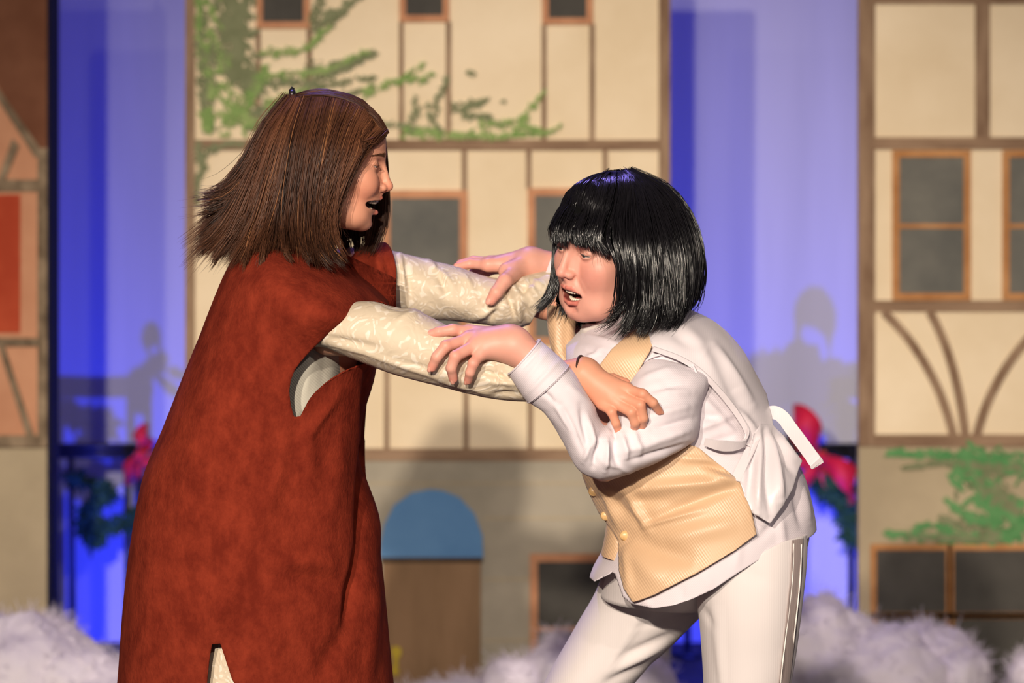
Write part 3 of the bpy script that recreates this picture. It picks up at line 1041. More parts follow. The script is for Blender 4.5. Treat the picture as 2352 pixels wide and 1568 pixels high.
def cloth_mat(name, c1, c2, rough=0.8, weave=900, bump=0.15, dirv=(1, 0, 0), sheen=0.1, spec=0.25, stripe=None, crumple=0.0):
    m, nt, b = mat_base(name)
    tc = N(nt, 'ShaderNodeTexCoord')
    n = N(nt, 'ShaderNodeTexNoise', Scale=5, Detail=3)
    nt.links.new(tc.outputs['Object'], n.inputs['Vector'])
    r = N(nt, 'ShaderNodeValToRGB')
    r.color_ramp.elements[0].color = c1; r.color_ramp.elements[1].color = c2
    r.color_ramp.elements[0].position = 0.3; r.color_ramp.elements[1].position = 0.7
    nt.links.new(n.outputs['Fac'], r.inputs[0])
    nt.links.new(r.outputs[0], b.inputs['Base Color'])
    b.inputs['Roughness'].default_value = rough
    b.inputs['Specular IOR Level'].default_value = spec
    b.inputs['Sheen Weight'].default_value = sheen
    dot = N(nt, 'ShaderNodeVectorMath', operation='DOT_PRODUCT'); dot.inputs[1].default_value = dirv
    nt.links.new(tc.outputs['Object'], dot.inputs[0])
    mul = N(nt, 'ShaderNodeMath', operation='MULTIPLY'); mul.inputs[1].default_value = weave
    nt.links.new(dot.outputs['Value'], mul.inputs[0])
    si = N(nt, 'ShaderNodeMath', operation='SINE'); nt.links.new(mul.outputs[0], si.inputs[0])
    h = si.outputs[0]
    if crumple:
        nc = N(nt, 'ShaderNodeTexNoise', Scale=26, Detail=4)
        nt.links.new(tc.outputs['Object'], nc.inputs['Vector'])
        ad = N(nt, 'ShaderNodeMath', operation='MULTIPLY_ADD'); ad.inputs[1].default_value = crumple
        nt.links.new(nc.outputs['Fac'], ad.inputs[0]); nt.links.new(h, ad.inputs[2]); h = ad.outputs[0]
    bp = N(nt, 'ShaderNodeBump', Strength=bump, Distance=0.0015)
    nt.links.new(h, bp.inputs['Height']); nt.links.new(bp.outputs[0], b.inputs['Normal'])
    return m


M['cotton'] = cloth_mat('white_shirting', lin(216, 206, 212), lin(223, 214, 220), 0.8, 2600, 0.08, (0.8, 0, 0.6), 0.1, crumple=6.0)
M['cotton_plain'] = cloth_mat('white_cotton_collar', lin(212, 205, 200), lin(220, 213, 208), 0.8, 2400, 0.10, (0.3, 0, 0.9), 0.1, crumple=9.0)
M['satin'] = cloth_mat('white_satin_lining', lin(216, 208, 212), lin(222, 214, 218), 0.36, 2000, 0.03, (1, 0, 0), 0.1, 0.5)
M['vest'] = cloth_mat('champagne_striped_satin', lin(203, 167, 131), lin(213, 179, 144), 0.42, 1600, 0.14, (0.82, 0, 0.57), 0.1, 0.45)
M['trouser'] = cloth_mat('white_trouser_twill', lin(216, 208, 207), lin(222, 214, 213), 0.75, 1700, 0.05, (1, 0, 0), 0.1)
M['stripe'] = cloth_mat('grey_satin_stripe', lin(150, 134, 130), lin(166, 150, 146), 0.4, 1700, 0.05, (1, 0, 0), 0.1, 0.4)
M['meshknit'] = cloth_mat('pale_grey_mesh_lining', lin(182, 178, 164), lin(194, 190, 176), 0.85, 1800, 0.25, (0.7, 0, 0.7), 0.1)
M['shoe'] = noise_mat('black_shoe_leather', lin(24, 22, 22), lin(36, 34, 34), 20, 3, 0.4, 0.05, spec=0.5)
M['piping'] = cloth_mat('pale_trouser_piping', lin(236, 230, 224), lin(240, 235, 230), 0.6, 1700, 0.02, (1, 0, 0), 0.1)
M['button'] = noise_mat('gold_covered_button', lin(206, 166, 112), lin(222, 184, 130), 90, 2, 0.35, 0.05, spec=0.5)

LIP = np.array(lin(196, 104, 92)[:3]); MOUTH = np.array(lin(96, 32, 30)[:3])


# ------------------------------------------------------------------ heads
class Head:
    def __init__(self, R, scale, nose_px, nose_y, jaw, wide, corner_up, lids, smile, skin, blush, neck_to, neck_r=0.052, fat=1.0, lipu=-6.05, lipl=-7.9, full=0.42):
        self.R = R; self.s = scale
        self.o = P(nose_px[0], nose_px[1], nose_y) - R @ (np.array([0.1235, 0, -0.033]) * scale)
        self.jaw, self.wide, self.cu, self.lids, self.smile = jaw, wide, corner_up, lids, smile
        self.skin = np.array(skin); self.blush = np.array(blush)
        self.neck_to = (np.linalg.inv(R) @ (np.asarray(neck_to) - self.o)) / scale * 100
        self.neck_r = neck_r * 100 / scale
        self.fat = fat; self.lipu = lipu; self.lipl = lipl; self.full = full

    def W(self, p):
        return self.o + (np.asarray(p, float) * self.s / 100) @ self.R.T

    def build_sdf(self):
        j, w, cu, ft = self.jaw, self.wide, self.cu, self.fat
        lipz_u, lipz_l = self.lipu, self.lipl; fl = self.full

        def f(p):
            q = p.copy(); q[..., 1] = np.abs(q[..., 1])
            d = sd_ell(q, (0.3, 0, 2.7), (9.8, 7.4, 7.6))
            d = smin(d, sd_ell(q, (3.1, 0, -4.3 - j * .25), (5.75, 5.7 * ft, 6.2 + j * .3)), 2.4)
            d = smin(d, sd_cap(q, (3.4, 4.0 * ft, -6.4 - j * .2), (8.0 - j * .25, 0.9, -9.4 - j * .8), 1.5, 1.4), 2.6)
            d = smin(d, sd_ell(q, (8.45 - j * .3, 0, -9.55 - j * .85), (1.4, 1.6, 1.35)), 1.2)
            d = smin(d, sd_ell(q, (6.3, 4.0 * ft, -2.6), (2.3, 2.1, 2.0)), 2.4)
            d = smin(d, sd_ell(q, (7.5, 3.5 * ft, -3.4), (2.1, 1.9, 2.2)), 2.2) if self.smile else smin(d, sd_ell(q, (6.2, 3.2, -4.6), (2.2, 2.2, 2.6)), 3.0)
            if ft > 1.0:
                d = smin(d, sd_ell(q, (5.6, 2.8, -8.6 - j * .5), (3.2, 2.9, 2.4)), 2.4)
            d = smin(d, sd_cap(q, (9.15, 0.7, 1.7), (7.9, 3.9, 2.0), 0.85, 0.7), 1.1)
            # eye sockets, lids
            d = smax(d, -sd_ell(q, (9.9, 2.95, 0.1), (1.55, 1.55, 0.95)), 0.9)
            # nose
            d = smin(d, sd_cap(q, (8.6, 0.35, 0.6), (9.2, 0.55, -3.4), 0.95, 1.15), 0.7)
            d = smin(d, sd_cap(q, (9.5, 0, 1.0), (11.2, 0, -2.7), 0.62, 0.72), 0.8)
            d = smin(d, sd_ell(q, (11.35, 0, -3.2), (1.0, 1.0, 0.88)), 0.5)
            d = smin(d, sd_ell(q, (10.4, 1.12, -3.55), (0.92, 0.70, 0.72)), 0.40)
            d = smin(d, sd_cap(q, (11.1, 0, -3.8), (10.3, 0, -4.4), 0.42), 0.4)
            d = smax(d, -sd_ell(q, (10.85, 0.62, -4.2), (0.55, 0.30, 0.38)), 0.15)
            # muzzle and lips
            d = smin(d, sd_ell(q, (8.3, 0, -6.1), (2.25, 2.7 + .3 * w, 2.3)), 1.2)
            cx, cy, cz = 9.3 - 0.9 * w, 2.35 + 0.55 * w, cu
            if self.smile:
                d = smax(d, -sd_cap(q, (9.6, 1.9, -3.9), (cx - .1, cy + .75, cz + .2), 0.16, 0.30), 0.7)
            else:
                d = smax(d, -sd_cap(q, (9.75, 1.75, -4.0), (cx + .1, cy + .6, cz + .6), 0.04, 0.10), 0.7)
            lu = smin(sd_cap(q, (10.45, 0.35, lipz_u), (10.10 - .3 * w, 1.3, lipz_u - .05), fl, fl - .04), sd_cap(q, (10.10 - .3 * w, 1.3, lipz_u - .05), (cx, cy, cz), fl - .04, 0.15), 0.25)
            ll = smin(sd_cap(q, (10.15 - j * .22, 0, lipz_l), (9.8 - j * .22 - .3 * w, 1.2, lipz_l + .12), 0.46, 0.42), sd_cap(q, (9.8 - j * .22 - .3 * w, 1.2, lipz_l + .12), (cx, cy, cz), 0.42, 0.15), 0.25)
            lips = np.minimum(lu, ll)
            d = smax(d, -sd_ell(q, (10.1 - j * .3, 0, lipz_l - 1.15), (0.7, 1.5, 0.45)), 0.6)
            d = smin(d, lips, 0.22)
            hz = (lipz_u - .30 + lipz_l + .38) / 2; hh = max((lipz_u - .30 - lipz_l - .38) / 2, 0.06)
            cav = sd_ell(q, (8.6, 0, hz), (3.4, cy + .1 + .35 * w, hh))
            # pull the slit toward the mouth corners
            d = smax(d, -cav, 0.15)
            # lids
            lid = sd_ell(q, (7.95, 3.1, 0.0), (1.36, 1.5, 1.36))
            d = smin(d, lid, 0.35)
            lo_, hi_ = self.lids
            slit = sd_ell(q, (9.1, 3.1, (lo_ + hi_) / 2), (1.3, 1.42, (hi_ - lo_) / 2))
            d = smax(d, -slit, 0.10)
            # upper lid crease
            d = smax(d, -sd_cap(q, (9.25, 2.0, hi_ + .42), (8.9, 4.1, hi_ + .28), 0.05), 0.18)
            # ears
            d = smin(d, sd_ell(q, (-0.6, 7.1, -1.4), (1.5, 0.7, 2.9)), 0.5)
            d = smax(d, -sd_ell(q, (-0.2, 7.9, -1.3), (0.8, 0.6, 1.8)), 0.3)
            # neck
            d = smin(d, sd_cap(p, (-1.6, 0, -4.5), self.neck_to, self.neck_r * 0.98, self.neck_r * 1.06), 1.6)
            self._lips = lips; self._cav = cav
            return d
        return f

    def mesh(self, h=0.165):
        f = self._f = self.build_sdf()
        lo = np.array([-11.0, -8.6, -20.0]); hi = np.array([13.2, 8.6, 12.2])
        V, F = surface_nets(f, lo, hi, h)
        f(V.astype(np.float32))
        lips, cav = self._lips, self._cav
        c = np.tile(self.skin, (len(V), 1)).astype(float)
        ay = np.abs(V[:, 1])
        bl = np.exp(-(((V[:, 0] - 7.2) / 2.6) ** 2 + ((ay - 4.0) / 2.4) ** 2 + ((V[:, 2] + 3.6) / 2.4) ** 2))
        bl += 0.8 * np.exp(-(((V[:, 0] - 11.4) / 1.4) ** 2 + (ay / 1.6) ** 2 + ((V[:, 2] + 3.4) / 1.2) ** 2))
        bl += 0.35 * np.exp(-(((V[:, 0] - 9.0) / 1.4) ** 2 + (ay / 1.6) ** 2 + ((V[:, 2] + 9.8) / 1.2) ** 2))
        bl = np.clip(bl * (1 + .5 * hash_noise(V * .1, 3, 3, 6)), 0, 1)[:, None]
        c = c * (1 - .55 * bl) + self.blush * .55 * bl
        # eyelid rims
        er = np.exp(-((np.hypot(ay - 3.1, (V[:, 2] - (self.lids[0] + self.lids[1]) / 2) * 2.2) - 1.35) / 0.28) ** 2) * (V[:, 0] > 7.2)
        c = c * (1 - .40 * er[:, None]) + np.array(lin(120, 66, 50)[:3]) * .40 * er[:, None]
        wl = np.clip((0.13 - lips) / 0.16, 0, 1)[:, None] * (V[:, 0] > 7.5)[:, None]
        c = c * (1 - .85 * wl) + LIP * .85 * wl
        wc = np.clip((0.22 - cav) / 0.25, 0, 1)[:, None] * (V[:, 0] < 9.9)[:, None]
        wc *= (V[:, 0] > 3)[:, None]
        c = c * (1 - wc) + MOUTH * wc
        c *= (1 + 0.05 * hash_noise(V * .1, 5, 3, 9))[:, None]
        return self.W(V), F, c

    def eyes(self, parent, iris, gaze=(0, 0)):
        for sg_ in (-1, 1):
            S, F = uv_sphere(40, 30)
            Rz = rot_frame((1, sg_ * 0.0 + gaze[0], gaze[1]), (0, 0, 1))
            loc = S[:, [2, 0, 1]].copy()                # pole forward
            ang = np.degrees(np.arccos(np.clip(S[:, 2], -1, 1)))
            c = np.tile(np.array(lin(196, 180, 170)[:3]), (len(S), 1))
            c[ang < 29] = np.array(lin(*iris)[:3])
            c[ang < 12.5] = np.array((0.004, 0.004, 0.004))
            rim = (ang >= 25.5) & (ang < 31); c[rim] = np.array(lin(*iris)[:3]) * .35
            v = loc @ Rz.T * 1.22 + np.array([7.95, sg_ * 3.1, 0.0])
            mk('eyeball', self.W(v), F, M['eye'], parent, col=c)

    def lashes_brows(self, parent, colr, seed=1, brow_z=2.15, arch=0.35):
        r = np.random.default_rng(seed)
        Ss, Rs = [], []
        for sg_ in (-1, 1):
            n = 150
            t = r.uniform(0, 1, n)
            base = np.stack([9.75 - 1.9 * t ** 1.6 + .0 * t, sg_ * (1.25 + 3.3 * t), brow_z + arch * np.sin(t * 2.3) - .25 * t + r.uniform(-.24, .24, n) * (1.1 - t)], -1)
            base = base.astype(np.float32); f_ = self._f
            for _ in range(4):
                d0 = f_(base); g_ = np.stack([f_(base + np.eye(3, dtype=np.float32)[i] * .05) - d0 for i in range(3)], -1) / .05
                base = base - (d0 - .03)[:, None] * g_ / (np.linalg.norm(g_, axis=1)[:, None] ** 2 + 1e-6)
            dr = np.stack([-.35 - .3 * t, sg_ * (.75 + 0 * t), .35 - .6 * t], -1)
            k = np.linspace(0, 1, 4)[None, :, None]
            L = r.uniform(.5, .9, n)[:, None, None]
            S = base[:, None] + dr[:, None] * k * L + np.array([.10, 0, 0]) * np.sin(k * 3)
            Ss.append(S); Rs.append(np.tile(np.array([.045, .05, .04, .01]), (n, 1)))
            # lashes
            n = 46
            t = np.linspace(-1.2, 1.2, n)
            hi_ = self.lids[1]; mid_ = sum(self.lids) / 2; hh = (hi_ - self.lids[0]) / 2
            z = mid_ + hh * np.sqrt(np.maximum(0, 1 - (t / 1.36) ** 2))
            x = 7.95 + np.sqrt(np.maximum(.05, 1.38 ** 2 - t ** 2 * .85 - z ** 2))
            base = np.stack([x, sg_ * (3.1 + t), z], -1)
            out_ = np.clip((t * sg_ * sg_ + 1.0) / 1.4, 0.05, 1); dr = np.stack([.30 * out_, .18 * sg_ * out_, -.12 * out_], -1)
            k4 = np.linspace(0, 1, 4)[None, :, None]
            S = base[:, None] + dr[:, None] * k4 + np.array([0, 0, .20]) * k4 ** 2
            Ss.append(S); Rs.append(np.tile(np.array([.032, .028, .02, .006]), (n, 1)))
        for i, nm in enumerate(('eyebrow', 'eyelashes', 'eyebrow', 'eyelashes')):
            V, F = strands(Ss[i], Rs[i])
            c = np.tile(np.array(lin(*colr)[:3]), (len(V), 1))
            mk(nm, self.W(V), F, M['brow'], parent, col=c)['kind'] = 'stuff'

    def teeth(self, parent, braces=False, drop=.95):
        j = self.jaw

        def row(z0, z1, xr, cxo, n=10, spread=58):
            parts = []
            for k in range(n):
                a = math.radians(-spread + 2 * spread * (k + .5) / n)
                c = np.array([cxo + xr * math.cos(a), xr * math.sin(a) * .92, (z0 + z1) / 2])
                w = math.radians(2 * spread / n) * xr / 2 * .96
                S, F = uv_sphere(14, 9)
                S = np.sign(S) * np.abs(S) ** .55
                loc = S * np.array([.32, w, abs(z1 - z0) / 2])
                ca, sa = math.cos(a), math.sin(a)
                loc = np.stack([loc[:, 0] * ca - loc[:, 1] * sa, loc[:, 0] * sa + loc[:, 1] * ca, loc[:, 2]], -1)
                parts.append((self.W(loc + c), F))
            return parts
        up = row(self.lipu + .15, self.lipu - drop, 2.35, 7.35)
        V, F = join_parts(up); mk('upper_teeth', V, F, M['enamel'], parent)['kind'] = 'stuff'
        V, F = join_parts(row(self.lipl + .66, self.lipl - .1, 2.1, 7.1 - j * .2)); mk('lower_teeth', V, F, M['enamel'], parent)['kind'] = 'stuff'
        # tongue
        S, F = uv_sphere(24, 16)
        mk('tongue', self.W(S * np.array([2.2, 1.6, .5]) + np.array([6.3, 0, self.lipl + .15])), F, M['skin'], parent, col=np.tile(np.array(lin(170, 84, 80)[:3]), (len(S), 1)))
        if braces:
            parts = []
            for k in range(10):
                a = math.radians(-58 + 116 * (k + .5) / 10)
                c = np.array([7.35 + 2.72 * math.cos(a), 2.72 * math.sin(a) * .92, self.lipu + .15 - (drop + .15) * .62])
                S, F = uv_sphere(10, 7)
                parts.append((self.W(np.sign(S) * np.abs(S) ** .5 * np.array([.14, .17, .17]) + c), F))
            a = np.radians(np.linspace(-56, 56, 30))
            w = np.stack([7.35 + 2.82 * np.cos(a), 2.82 * np.sin(a) * .92, np.full(30, self.lipu + .15 - (drop + .15) * .62)], -1)
            parts.append(tube(self.W(w), 0.0004, 6))
            V, F = join_parts(parts); mk('dental_braces', V, F, M['steel'], parent)['kind'] = 'stuff'


# ------------------------------------------------------------------ hands
def hand_sdf_mesh(palm, fingers, wrist, skin, tipc, h=0.0018, k=0.008, nails=None):
    """palm: list of capsules (a,b,ra,rb) world; fingers: list of [(pt,r)...]; wrist: (a,b,ra,rb)"""
    caps_f = []
    for fg in fingers:
        caps_f.append([(fg[i][0], fg[i + 1][0], fg[i][1], fg[i + 1][1]) for i in range(len(fg) - 1)])
    allp = np.array([q[0] for fg in fingers for q in fg] + [c[0] for c in palm] + [c[1] for c in palm] + [wrist[0], wrist[1]])
    lo = allp.min(0) - 0.035; hi = allp.max(0) + 0.035

    def f(p):
        d = None
        for c in palm:
            e = sd_cap(p, *c); d = e if d is None else smin(d, e, 0.012)
        d = smin(d, sd_cap(p, *wrist), 0.02)
        fd = None
        for cf in caps_f:
            e = None
            for c in cf:
                x = sd_cap(p, *c); e = x if e is None else smin(e, x, 0.003)
            fd = e if fd is None else np.minimum(fd, e)
        return smin(d, fd, k)
    V, F = surface_nets(f, lo, hi, h)
    c = np.tile(np.array(skin, float), (len(V), 1))
    tips = np.array([fg[-1][0] for fg in fingers]); kn = np.array([fg[1][0] for fg in fingers] + [fg[0][0] for fg in fingers])
    dt = np.min(np.linalg.norm(V[:, None] - tips[None], axis=2), 1)
    dk = np.min(np.linalg.norm(V[:, None] - kn[None], axis=2), 1)
    w = (0.85 * np.exp(-(dt / 0.013) ** 2) + 0.45 * np.exp(-(dk / 0.012) ** 2)).clip(0, 1)[:, None]
    c = c * (1 - .6 * w) + np.array(tipc) * .6 * w
    c *= (1 + 0.08 * hash_noise(V, 4, 3, 60))[:, None]
    return V, F, c


def nail(tip, prev, r, outward, parent_list):
    """small nail plate on a finger tip"""
    tip = np.asarray(tip); prev = np.asarray(prev)
    d = tip - prev; d /= np.linalg.norm(d)
    o_ = np.asarray(outward, float); o_ = o_ - (o_ @ d) * d; o_ /= np.linalg.norm(o_)
    s_ = np.cross(d, o_)
    S, F = uv_sphere(14, 9)
    loc = S * np.array([r * 0.95, r * .72, r * .25])
    parent_list.append((tip + d * r * .12 + o_ * r * .80 + loc[:, :1] * d + loc[:, 1:2] * s_ + loc[:, 2:] * o_ - (loc[:, 1:2] ** 2) / (r * 1.3) * o_, F))


# ================================================================== person in the rust tunic
def coarse_body(caps, h=0.011, k=0.035):
    pts = np.array([c[0] for c in caps] + [c[1] for c in caps]); rm = max(max(c[2], c[3]) for c in caps)

    def f(p):
        d = None
        for c in caps:
            e = sd_cap(p, *c); d = e if d is None else smin(d, e, k)
        return d
    return surface_nets(f, pts.min(0) - rm - .04, pts.max(0) + rm + .04, h)


def body_join(parts):
    """parts: (V, F4, C) -> one mesh with colours"""
    VV = np.vstack([p[0] for p in parts]); CC = np.vstack([p[2] for p in parts])
    FF = []; n = 0
    for V, F, C in parts:
        for f in (F if isinstance(F, list) else [F]): FF.append(np.asarray(f) + n)
        n += len(V)
    by = {}
    for f in FF: by.setdefault(f.shape[1], []).append(f)
    return VV, [np.vstack(v) for v in by.values()], CC


def cl(V, c): return np.tile(np.array(c[:3], float), (len(V), 1))


def foot(x, y, dirx, mat_name, parent):
    """shoe: lofted last from heel to toe along +-x"""
    t = np.linspace(0, 1, 16)
    L = 0.25
    w = np.interp(t, [0, .12, .35, .7, .92, 1], [.022, .033, .032, .044, .034, .008])
    hgt = np.interp(t, [0, .12, .3, .5, .75, 1], [.06, .085, .10, .065, .045, .02])
    u = np.linspace(0, 2 * math.pi, 20, endpoint=False)
    V = np.empty((16, 20, 3))
    for i in range(16):
        cy, cz = np.cos(u), np.sin(u)
        V[i, :, 0] = x + dirx * (t[i] * L - .07)
        V[i, :, 1] = y + w[i] * np.sign(cy) * np.abs(cy) ** .7
        V[i, :, 2] = hgt[i] / 2 + hgt[i] / 2 * np.sign(cz) * np.abs(cz) ** .7
    F = grid_faces(16, 20); idx = np.arange(320).reshape(16, 20)
    return mk('shoe', V.reshape(-1, 3), [F, idx[0][None, ::-1], idx[-1][None]], M[mat_name], parent)


A_base = P(600, 1400, 0.0)
pa = empty('person', (A_base[0], 0.0, 0.0))
tag(pa, 'person with swinging brown hair in a long rust tunic gripping the other by the arms', 'person')
SKA = lin(214, 152, 124); BLA = lin(216, 124, 100); TIPA = lin(226, 140, 112)

RA = rot_frame((math.cos(math.radians(1)), math.sin(math.radians(1)), -0.165), (0, 0, 1), 0.0)
HA = Head(RA, 0.95, (903, 431), 0.0, jaw=0.5, wide=1.85, corner_up=-5.55, lids=(-0.26, 0.08), smile=1.0,
          skin=SKA[:3], blush=BLA[:3], neck_to=P(668, 600, 0.0), neck_r=0.050, fat=1.02, lipu=-5.35, lipl=-8.0, full=0.40)
hv, hf, hc = HA.mesh()
# right hand that lies on the other's upper arm
yh = -0.262
knA = [(1437, 893, yh), (1426, 911, yh - .006), (1408, 923, yh - .006), (1384, 926, yh + .002)]
fgA_px = [[knA[0], (1476, 905, yh - .020), (1500, 925, yh - .016), (1514, 944, yh - .002)],
          [knA[1], (1470, 930, yh - .024), (1477, 960, yh - .020), (1474, 984, yh - .002)],
          [knA[2], (1450, 946, yh - .024), (1459, 970, yh - .020), (1457, 990, yh - .002)],
          [knA[3], (1405, 946, yh - .016), (1415, 972, yh - .014), (1422, 994, yh - .002)]]
rA = [[.0088, .0084, .0074, .0062], [.0090, .0086, .0078, .0066], [.0088, .0084, .0076, .0064], [.0078, .0074, .0066, .0056]]
fgA = [[(P(*q), r) for q, r in zip(f, rr_)] for f, rr_ in zip(fgA_px, rA)]
wrA = (P(1190, 866, -0.203), P(1338, 857, -0.238), 0.0245, 0.0215)
palmA = [(P(1345, 862, -.242), P(*q), .0195, .0105) for q in knA]
palmA += [(P(1360, 880, -.236), P(1400, 905, -.240), .020, .016)]
fgA.append([(P(1372, 872, -.235), .011), (P(1408, 872, -.222), .0098), (P(1436, 880, -.214), .0085)])   # thumb, tucked on the far side
hdv, hdf, hdc = hand_sdf_mesh(palmA, fgA, wrA, SKA[:3], TIPA[:3])
# left hand on the other's far shoulder
knL = [(1318, 690, .18), (1322, 702, .175), (1322, 716, .175), (1318, 728, .18)]
fgL = [[(P(*q), .0086), (P(q[0] + 42, q[1] + 6, q[2] + .006), .0082), (P(q[0] + 72, q[1] + 22, q[2] + .02), .0066)] for q in knL]
fgL.append([(P(1275, 720, .165), .0105), (P(1300, 745, .155), .0095), (P(1325, 756, .155), .008)])
lhv, lhf, lhc = hand_sdf_mesh([(P(1262, 700, .18), P(*q), .018, .010) for q in knL], fgL, (P(1180, 692, .175), P(1255, 698, .18), .024, .021), SKA[:3], TIPA[:3], h=0.003)
sh_n, sh_f = P(760, 752, -.135), P(800, 640, .13)
caps = [(P(600, 1230, 0), P(620, 1000, 0), .125, .115), (P(620, 1000, 0), P(655, 760, 0), .115, .12), (P(655, 760, 0), P(672, 640, 0), .115, .06),
        (P(672, 640, 0), P(678, 560, 0), .055, .05), (P(680, 700, -.05), sh_n, .055, .036), (P(690, 680, .05), sh_f, .06, .045),
        (sh_n, P(980, 808, -.19), .036, .038), (P(980, 808, -.19), P(1190, 866, -.203), .038, .0245),
        (sh_f, P(1000, 670, .17), .045, .037), (P(1000, 670, .17), P(1180, 692, .175), .037, .024),
        (P(600, 1240, -.08), P(590, 1800, -.1), .085, .058), (P(600, 1240, .08), P(640, 1800, .1), .085, .058)]
for sx, yy in ((590, -.1), (640, .1)):
    k_ = P(sx, 1800, yy); caps.append((k_, np.array([k_[0] - .03, yy, .09]), .056, .036))
cv, cf_ = coarse_body(caps)
V, F, C = body_join([(hv, hf, hc), (hdv, hdf, hdc), (lhv, lhf, lhc), (cv, cf_, cl(cv, SKA))])
bodyA = mk('body', V, F, M['skin'], pa, col=C)
HA.eyes(bodyA, (96, 84, 70), gaze=(0.0, -0.2))
HA.lashes_brows(bodyA, (96, 62, 42), 1, brow_z=1.95, arch=0.25)
HA.teeth(bodyA, braces=True, drop=1.25)
nl = []
for f in fgA[:4]: nail(f[-1][0], f[-2][0], f[-1][1], (0.35, -1, 0.55), nl)
for V, F in nl: mk('fingernail', V, F, M['skin'], bodyA, col=cl(V, lin(222, 158, 134)))
S_, F_ = uv_sphere(12, 8)
mk('mole', P(840, 425, HA.W((7.6, -5.0, -3.2))[1]) + S_ * .0011, F_, M['skin'], bodyA, col=cl(S_, lin(150, 92, 70)))

# ---- tunic
stT = [(612, 512, 712, 556, .0, .052), (580, 532, 772, 596, .0, .105), (548, 572, 830, 640, .0, .160), (516, 630, 872, 676, .0, .195), (487, 700, 893, 706, .0, .212),
       (457, 780, 884, 772, .0, .218), (420, 870, 862, 858, .0, .222), (375, 980, 850, 960, .0, .228), (331, 1090, 848, 1080, .0, .232), (303, 1240, 866, 1240, .0, .238),
       (284, 1400, 885, 1400, .0, .243), (271, 1600, 907, 1600, .0, .25), (262, 1850, 930, 1850, .0, .255), (258, 2060, 945, 2060, .0, .258)]
NU, NV = 190, 260
G = sil_loft(stT, NU, NV, 0.86)
V = G.reshape(-1, 3); F = grid_faces(NV, NU); F = orient_out(V, F)
# shoulder cap pushed out over the sleeve
px, py = proj(V); nrm_ = vnormals(V, F); nearv = V[:, 1] < -0.02
bump_ = .050 * np.exp(-(((px - 775) / 95) ** 2 + ((py - 715) / 62) ** 2)) + .018 * np.exp(-(((px - 640) / 120) ** 2 + ((py - 640) / 80) ** 2))
V[nearv] += (np.array([0, -1, 0]) * bump_[nearv, None])
V = folds(V, F, [(700, 1000, 560, 1250, 26, .006), (560, 1250, 470, 1500, 30, .007), (640, 1000, 700, 1300, 40, -.006), (846, 860, 842, 1080, 9, -.020), (842, 1030, 830, 1260, 11, -.026), (834, 1250, 800, 1440, 13, -.026),
                 (865, 1060, 862, 1300, 10, .008), (862, 1300, 850, 1560, 16, .010), (800, 1440, 730, 1560, 24, -.010), (690, 960, 660, 1120, 16, -.006), (700, 940, 720, 1110, 18, .006),
                 (540, 720, 470, 960, 40, .005), (600, 560, 690, 800, 30, .005), (640, 1280, 790, 1300, 22, .006), (640, 1320, 790, 1350, 24, -.007), (480, 1450, 520, 1380, 14, .005),
                 (420, 950, 380, 1200, 26, -.004), (360, 1200, 340, 1500, 26, .005), (600, 1400, 640, 1560, 36, .008), (640, 690, 740, 640, 22, .004), (560, 900, 680, 960, 24, -.004), (780, 900, 700, 1010, 12, .007), (790, 960, 760, 1200, 22, .006)])
V[:, :] += vnormals(V, F) * (0.0045 * hash_noise(V * np.array([1, 1, .45]), 2, 3, 9))[:, None]
hole = blur_poly([(884, 696), (832, 703), (770, 752), (695, 826), (670, 868), (666, 915), (683, 962), (722, 905), (780, 860), (846, 834), (905, 830), (935, 760)], 160)
V, F = trim(V, F, hole, False, V[:, 1] < -0.04)
hole2 = blur_poly([(900, 560), (840, 560), (760, 620), (740, 700), (800, 760), (900, 760)], 90)
V, F = trim(V, F, hole2, False, V[:, 1] > 0.05)
slit = [(495, 1446), (486, 1480), (478, 1530), (472, 1600), (455, 2100), (640, 2100), (565, 1620), (533, 1560), (510, 1490)]
V, F = trim(V, F, slit, False, V[:, 1] < -0.02)
V, F = thicken(V, F, 0.0025)
tun = mk('tunic', V, F, M['suede'], pa)
# far shoulder cap
stC = [(770, 600, 780, 690, .10, .05), (830, 566, 835, 692, .14, .066), (872, 556, 876, 694, .155, .068), (884, 556, 888, 694, .160, .070)]
G = sil_loft(stC, 48, 26, 0.95)
u_ = np.linspace(0, 2 * math.pi, 48, endpoint=False)
tt_ = np.linspace(0, 1, 26)
G[..., 0] += (np.maximum(np.sin(u_), 0) ** 1.0 * 0.020)[None] * tt_[:, None] ** 2
V = G.reshape(-1, 3); F = orient_out(V, grid_faces(26, 48))
V = folds(V, F, [(850, 590, 880, 680, 8, -.006), (865, 600, 895, 660, 7, .005), (835, 620, 855, 690, 8, .006), (880, 575, 900, 640, 7, -.004)])
V, F = thicken(V, F, 0.0025)
mk('shoulder_cap', V, F, M['suede'], tun)
# lint specks
S_, F_ = uv_sphere(8, 6)

